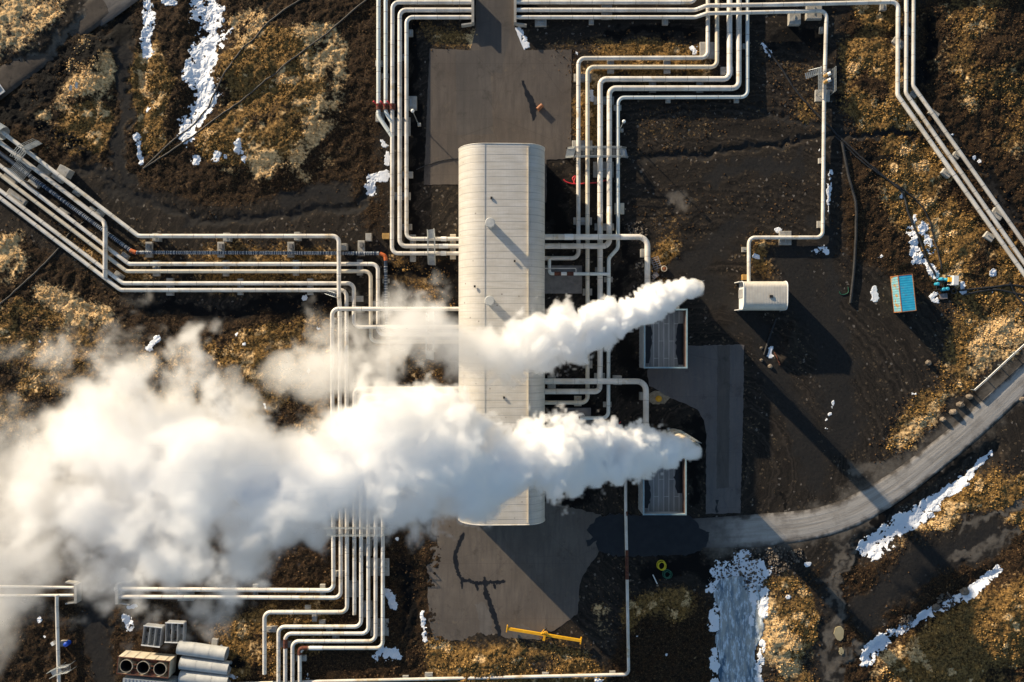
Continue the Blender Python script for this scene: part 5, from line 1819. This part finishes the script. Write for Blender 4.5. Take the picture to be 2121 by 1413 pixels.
def bigpipe(label, a, b, r):
    z = r + .02
    A, B = P(*a, z * 1.4), P(*b, z * 1.4)
    c = (A + B) / 2
    e = empty('loose_duct', (c.x, c.y, 0))
    A, B = Vector((A.x - c.x, A.y - c.y, z)), Vector((B.x - c.x, B.y - c.y, z))
    d = (B - A).normalized()
    m = MB().tube([A, B], r, 32, False)
    m.tube([A, B], r - .06, 32, False)
    m.build('shell', M['pipe_grey'], e)
    for t_ in (0, .33, .66, 1):
        q = A + (B - A) * t_
        m = MB().tube([q - d * .05, q + d * .05], r + .03, 32, False)
        if t_ in (0, 1):
            m.tube([q - d * .05, q + d * .05], r - .07, 32, False)
        m.build('ring', M['pipe_grey'], e)
    tag(e, label, 'duct pipe', 'big loose duct pipes')


bigpipe('topmost of the three big grey duct pipes near the bottom edge', (369, 1343), (467, 1357), 1.08)
bigpipe('middle one of the three big grey duct pipes near the bottom edge', (374, 1374), (473, 1386), 1.08)
bigpipe('lowest of the three big grey duct pipes, cut by the bottom edge', (373, 1403), (472, 1413), 1.08)

# ------------------------------------------------------------------ steam
def mat_steam():
    m = bpy.data.materials.new('steam')
    m.use_nodes = True
    nt = m.node_tree
    nt.nodes.clear()
    v = nt.nodes.new('ShaderNodeVolumePrincipled')
    v.inputs['Color'].default_value = (1, 1, 1, 1)
    v.inputs['Density'].default_value = 1.0
    v.inputs['Anisotropy'].default_value = .15
    o = nt.nodes.new('ShaderNodeOutputMaterial')
    nt.links.new(v.outputs[0], o.inputs['Volume'])
    return m


M['steam'] = mat_steam()
M['core'] = surf('dense_steam', (.985, .985, .985), (.99, .99, .99), 1., 1.)
M['core'].node_tree.nodes['Principled BSDF'].inputs['Specular IOR Level'].default_value = 0


def plume(label, rows, res, ylim, zlim, core, seed):
    """rows: px x, px centre y, px half width, height, squash, density, softness, noise amplitude, fine share, bias"""
    X = []
    for r in rows:
        p = P(r[0], r[1], r[3])
        k = (1 - r[3] / H) / S
        X.append([p.x, p.y, r[3], r[2] * k, r[2] * k * r[4], *r[5:]])
    X = np.array(X)
    X = X[np.argsort(X[:, 0])]
    x0, x1 = X[0, 0], X[-1, 0]
    # opaque heart of the plume
    m = MB()
    cs = [q for q in X if q[0] > core[0] and q[0] < core[1]]
    xs = np.arange(cs[0][0], cs[-1][0], .6)
    nn = 40
    vs = []
    for i, x in enumerate(xs):
        row_ = [np.interp(x, X[:, 0], X[:, j]) for j in range(5)]
        e_ = min(1, (x - xs[0]) / 6, (xs[-1] - x) / 2 + .02)
        for j in range(nn):
            a = 2 * math.pi * j / nn
            ca, sa = math.cos(a), math.sin(a)
            lump = .8 + .7 * float(fbm(np.array(x / 3 + seed), np.array(a * 1.2 + ca * 2), 4, 7))
            k = core[2] * max(0.02, e_) ** .5 * lump
            vs.append((x, row_[1] + ca * row_[3] * k, row_[2] + sa * row_[4] * k))
    m.add(vs, [(i * nn + j, i * nn + (j + 1) % nn, (i + 1) * nn + (j + 1) % nn, (i + 1) * nn + j) for i in range(len(xs) - 1) for j in range(nn)], True)
    root = m.build('steam_plume', M['core'])
    tag(root, label, 'steam plume', 'steam plumes from the stacks')
    # soft cloud: a density grid filled from the same path
    ng = bpy.data.node_groups.new('steam_cloud', 'GeometryNodeTree')
    ng.interface.new_socket('Geometry', in_out='INPUT', socket_type='NodeSocketGeometry')
    ng.interface.new_socket('Geometry', in_out='OUTPUT', socket_type='NodeSocketGeometry')
    out = ng.nodes.new('NodeGroupOutput')
    pos = ng.nodes.new('GeometryNodeInputPosition').outputs[0]
    sp = ng.nodes.new('ShaderNodeSeparateXYZ')
    ng.links.new(pos, sp.inputs[0])
    u = mapr(ng, sp.outputs[0], x0, x1)

    def curve(j):
        lo, hi = float(X[:, j].min()), float(X[:, j].max())
        if hi - lo < 1e-5:
            hi = lo + 1e-5
        c = ng.nodes.new('ShaderNodeFloatCurve')
        cv = c.mapping.curves[0]
        pts = [((q[0] - x0) / (x1 - x0), (q[j] - lo) / (hi - lo)) for q in X]
        cv.points[0].location = pts[0]
        cv.points[1].location = pts[-1]
        for q in pts[1:-1]:
            cv.points.new(*q)
        for q in cv.points:
            q.handle_type = 'AUTO_CLAMPED'
        c.mapping.update()
        ng.links.new(u, c.inputs['Value'])
        return math_(ng, 'MULTIPLY_ADD', c.outputs[0], hi - lo, lo)
    yc, zc, ry, rz, dn, so, am, fi_, bi = [curve(j) for j in range(1, 10)]
    # swirl the sample point, then billows from two cell sizes and fine turbulence
    nw = ng.nodes.new('ShaderNodeTexNoise')
    nw.inputs['Scale'].default_value = .16
    nw.inputs['Detail'].default_value = 3
    of = ng.nodes.new('ShaderNodeVectorMath')
    of.operation = 'ADD'
    ng.links.new(pos, of.inputs[0])
    of.inputs[1].default_value = (seed * 13.7, seed * 5.1, seed * 3.3)
    ng.links.new(of.outputs[0], nw.inputs['Vector'])
    wv = ng.nodes.new('ShaderNodeVectorMath')
    wv.operation = 'MULTIPLY_ADD'
    ng.links.new(nw.outputs[1], wv.inputs[0])
    wv.inputs[1].default_value = (6, 6, 6)
    ng.links.new(of.outputs[0], wv.inputs[2])

    def cell(sc):
        v = ng.nodes.new('ShaderNodeTexVoronoi')
        v.feature = 'F1'
        v.inputs['Scale'].default_value = sc
        ng.links.new(wv.outputs[0], v.inputs['Vector'])
        return math_(ng, 'SUBTRACT', .5, v.outputs['Distance'])
    big = math_(ng, 'ADD', cell(.16), math_(ng, 'MULTIPLY', cell(.38), .5))
    small = math_(ng, 'ADD', math_(ng, 'MULTIPLY', cell(.42), .9), math_(ng, 'MULTIPLY', cell(1.0), .7))
    tur = math_(ng, 'SUBTRACT', noise(ng, wv.outputs[0], .2, 8, .68), .5)
    mix = ng.nodes.new('ShaderNodeMix')
    ng.links.new(fi_, mix.inputs[0])
    ng.links.new(math_(ng, 'ADD', big, math_(ng, 'MULTIPLY', tur, 2.4)), mix.inputs[2])
    ng.links.new(math_(ng, 'ADD', small, math_(ng, 'MULTIPLY', tur, .9)), mix.inputs[3])
    dy = math_(ng, 'DIVIDE', math_(ng, 'SUBTRACT', sp.outputs[1], yc), ry)
    dz = math_(ng, 'DIVIDE', math_(ng, 'SUBTRACT', sp.outputs[2], zc), rz)
    d = math_(ng, 'SQRT', math_(ng, 'ADD', math_(ng, 'MULTIPLY', dy, dy), math_(ng, 'MULTIPLY', dz, dz)))
    f = math_(ng, 'SUBTRACT', math_(ng, 'ADD', math_(ng, 'SUBTRACT', 1.0, d), math_(ng, 'MULTIPLY', mix.outputs[0], am)), bi)
    f = math_(ng, 'DIVIDE', f, so)
    mr = mapr(ng, f, 0, 1, smooth=True)
    inside = math_(ng, 'MULTIPLY', math_(ng, 'GREATER_THAN', sp.outputs[0], x0), math_(ng, 'LESS_THAN', sp.outputs[0], x1))
    dens = math_(ng, 'MULTIPLY', math_(ng, 'MULTIPLY', mr, dn), inside)
    vc = ng.nodes.new('GeometryNodeVolumeCube')
    lo, hi = (x0, ylim[0], zlim[0]), (x1, ylim[1], zlim[1])
    vc.inputs['Min'].default_value = lo
    vc.inputs['Max'].default_value = hi
    for i, nm in enumerate('XYZ'):
        vc.inputs['Resolution ' + nm].default_value = int((hi[i] - lo[i]) / res)
    ng.links.new(dens, vc.inputs['Density'])
    sm = ng.nodes.new('GeometryNodeSetMaterial')
    sm.inputs['Material'].default_value = M['steam']
    ng.links.new(vc.outputs[0], sm.inputs[0])
    ng.links.new(sm.outputs[0], out.inputs[0])
    vd = bpy.data.volumes.new('steam_cloud')
    vd.materials.append(M['steam'])
    vo = bpy.data.objects.new('steam_cloud', vd)
    COL.objects.link(vo)
    vo.parent = root
    vo.modifiers.new('density', 'NODES').node_group = ng
    return root


#      x     y    hw   z   sq   dens soft amp fine bias
plume('broad white plume streaming left from the lower stack across the hall', [
    (1454, 936, 11, 15.0, 1, 1.0, .16, .5, 1, .05), (1440, 935, 15, 15.4, 1, 2.7, .1, .65, 1, 0), (1410, 930, 25, 16.4, 1, 3.6, .1, .85, 1, 0),
    (1360, 931, 42, 18.5, 1, 3.6, .1, .9, 1, 0), (1300, 940, 54, 22, 1, 3.4, .1, .95, .95, 0), (1220, 940, 64, 26, 1, 3.0, .12, .9, .85, 0),
    (1160, 953, 92, 29, 1, 2.7, .14, .9, .75, 0), (1110, 938, 68, 31, 1, 2.4, .17, .9, .65, 0), (1060, 964, 80, 32.5, .9, 2.1, .2, .95, .55, 0),
    (1010, 975, 98, 34, .85, 1.8, .27, 1.0, .45, 0), (965, 955, 114, 36, .78, 1.5, .32, 1.05, .4, 0), (910, 936, 136, 37, .74, 1.3, .34, 1.05, .38, 0),
    (860, 930, 150, 38, .72, 1.1, .35, 1.05, .35, 0), (760, 960, 140, 40, .72, .9, .4, 1.1, .32, 0), (660, 985, 135, 41, .72, .8, .45, 1.15, .3, .0),
    (560, 1010, 160, 42, .7, .65, .5, 1.2, .3, .0), (460, 1000, 220, 43, .6, .75, .6, 1.25, .28, .0), (360, 985, 255, 43, .5, .65, .62, 1.25, .28, .0),
    (260, 970, 250, 43, .48, .6, .65, 1.25, .28, .0), (160, 972, 238, 43, .48, .55, .7, 1.25, .28, .02), (90, 1005, 245, 43, .48, .42, .8, 1.25, .25, .05),
    (20, 1100, 300, 43, .48, .28, 1., 1.3, .22, .06), (-60, 1170, 340, 43, .48, .22, 1., 1.3, .2, .08), (-140, 1190, 340, 43, .48, .18, 1.1, 1.3, .2, .1)],
    .29, (-57, 12), (10, 56), (-36, 25.2, .4), 1)
plume('smaller white plume drifting left from the upper stack and thinning out past the hall', [
    (1458, 597, 11, 15.0, 1, .7, .2, .5, 1, .1), (1446, 597, 15, 15.2, 1, 2.2, .12, .7, 1, 0), (1425, 601, 20, 15.6, 1, 3.6, .1, .85, 1, 0),
    (1385, 618, 29, 16.4, 1, 3.6, .1, .9, 1, 0), (1340, 636, 36, 17.5, 1, 3.6, .1, .95, 1, 0), (1290, 657, 42, 18.8, .8, 3.2, .12, 1.0, .95, 0),
    (1240, 676, 48, 20, .75, 2.8, .14, 1.05, .9, 0), (1190, 692, 54, 21.5, .72, 2.2, .17, 1.05, .85, 0), (1130, 708, 60, 23, .72, 1.7, .22, 1.1, .75, .0),
    (1070, 726, 70, 24.5, .72, 1.1, .35, 1.2, .6, .03), (1020, 738, 72, 26, .72, .75, .5, 1.3, .45, .05), (950, 712, 84, 27, .72, .34, .7, 1.4, .4, .12),
    (880, 680, 96, 28, .72, .42, .7, 1.4, .35, .1), (810, 705, 104, 29, .72, .42, .7, 1.4, .35, .08), (740, 745, 112, 30, .72, .34, .8, 1.4, .35, .1),
    (670, 770, 108, 30, .72, .34, .8, 1.4, .35, .1), (600, 765, 82, 30, .72, .34, .8, 1.3, .35, .08), (550, 770, 46, 30, .72, .18, .8, 1.3, .3, .15), (510, 780, 20, 30, .72, .0, 1, 1, .2, .4)],
    .21, (-16, 20), (11, 40), (8, 25.4, .42), 2)

# ------------------------------------------------------------------ light, sky, camera
w = bpy.data.worlds.new('World')
SC.world = w
w.use_nodes = True
nt = w.node_tree
bg = nt.nodes['Background']
sky = nt.nodes.new('ShaderNodeTexSky')
sky.sky_type = 'NISHITA'
sky.sun_disc = False
sky.sun_elevation = EL
sky.sun_rotation = math.radians(-44.4)
sky.altitude = 300
sky.air_density = 1.0
sky.dust_density = .6
sky.ozone_density = 1.5
nt.links.new(sky.outputs[0], bg.inputs[0])
bg.inputs[1].default_value = .105
ld = bpy.data.lights.new('sun', 'SUN')
ld.energy = 5.0
ld.angle = math.radians(.53)
ld.color = (1.0, .83, .60)
lo = bpy.data.objects.new('sun', ld)
lo.rotation_euler = SD.to_track_quat('-Z', 'Y').to_euler()
lo.location = (-60, 60, 60)
COL.objects.link(lo)

cd = bpy.data.cameras.new('camera')
cd.sensor_width = 36
cd.lens = 36 * S * H / 2121
cd.clip_end = 5000
cam = bpy.data.objects.new('camera', cd)
cam.location = (0, 0, H)
COL.objects.link(cam)
SC.camera = cam
SC.view_settings.view_transform = 'Standard'
SC.view_settings.look = 'None'
SC.view_settings.exposure = .60
SC.view_settings.gamma = 1.0
SC.view_settings.use_curve_mapping = False
cy = SC.cycles
cy.max_bounces = 50
cy.diffuse_bounces = 10
cy.glossy_bounces = 2
cy.volume_bounces = 48
cy.transparent_max_bounces = 8
cy.volume_step_rate = 1.0
cy.use_denoising = True
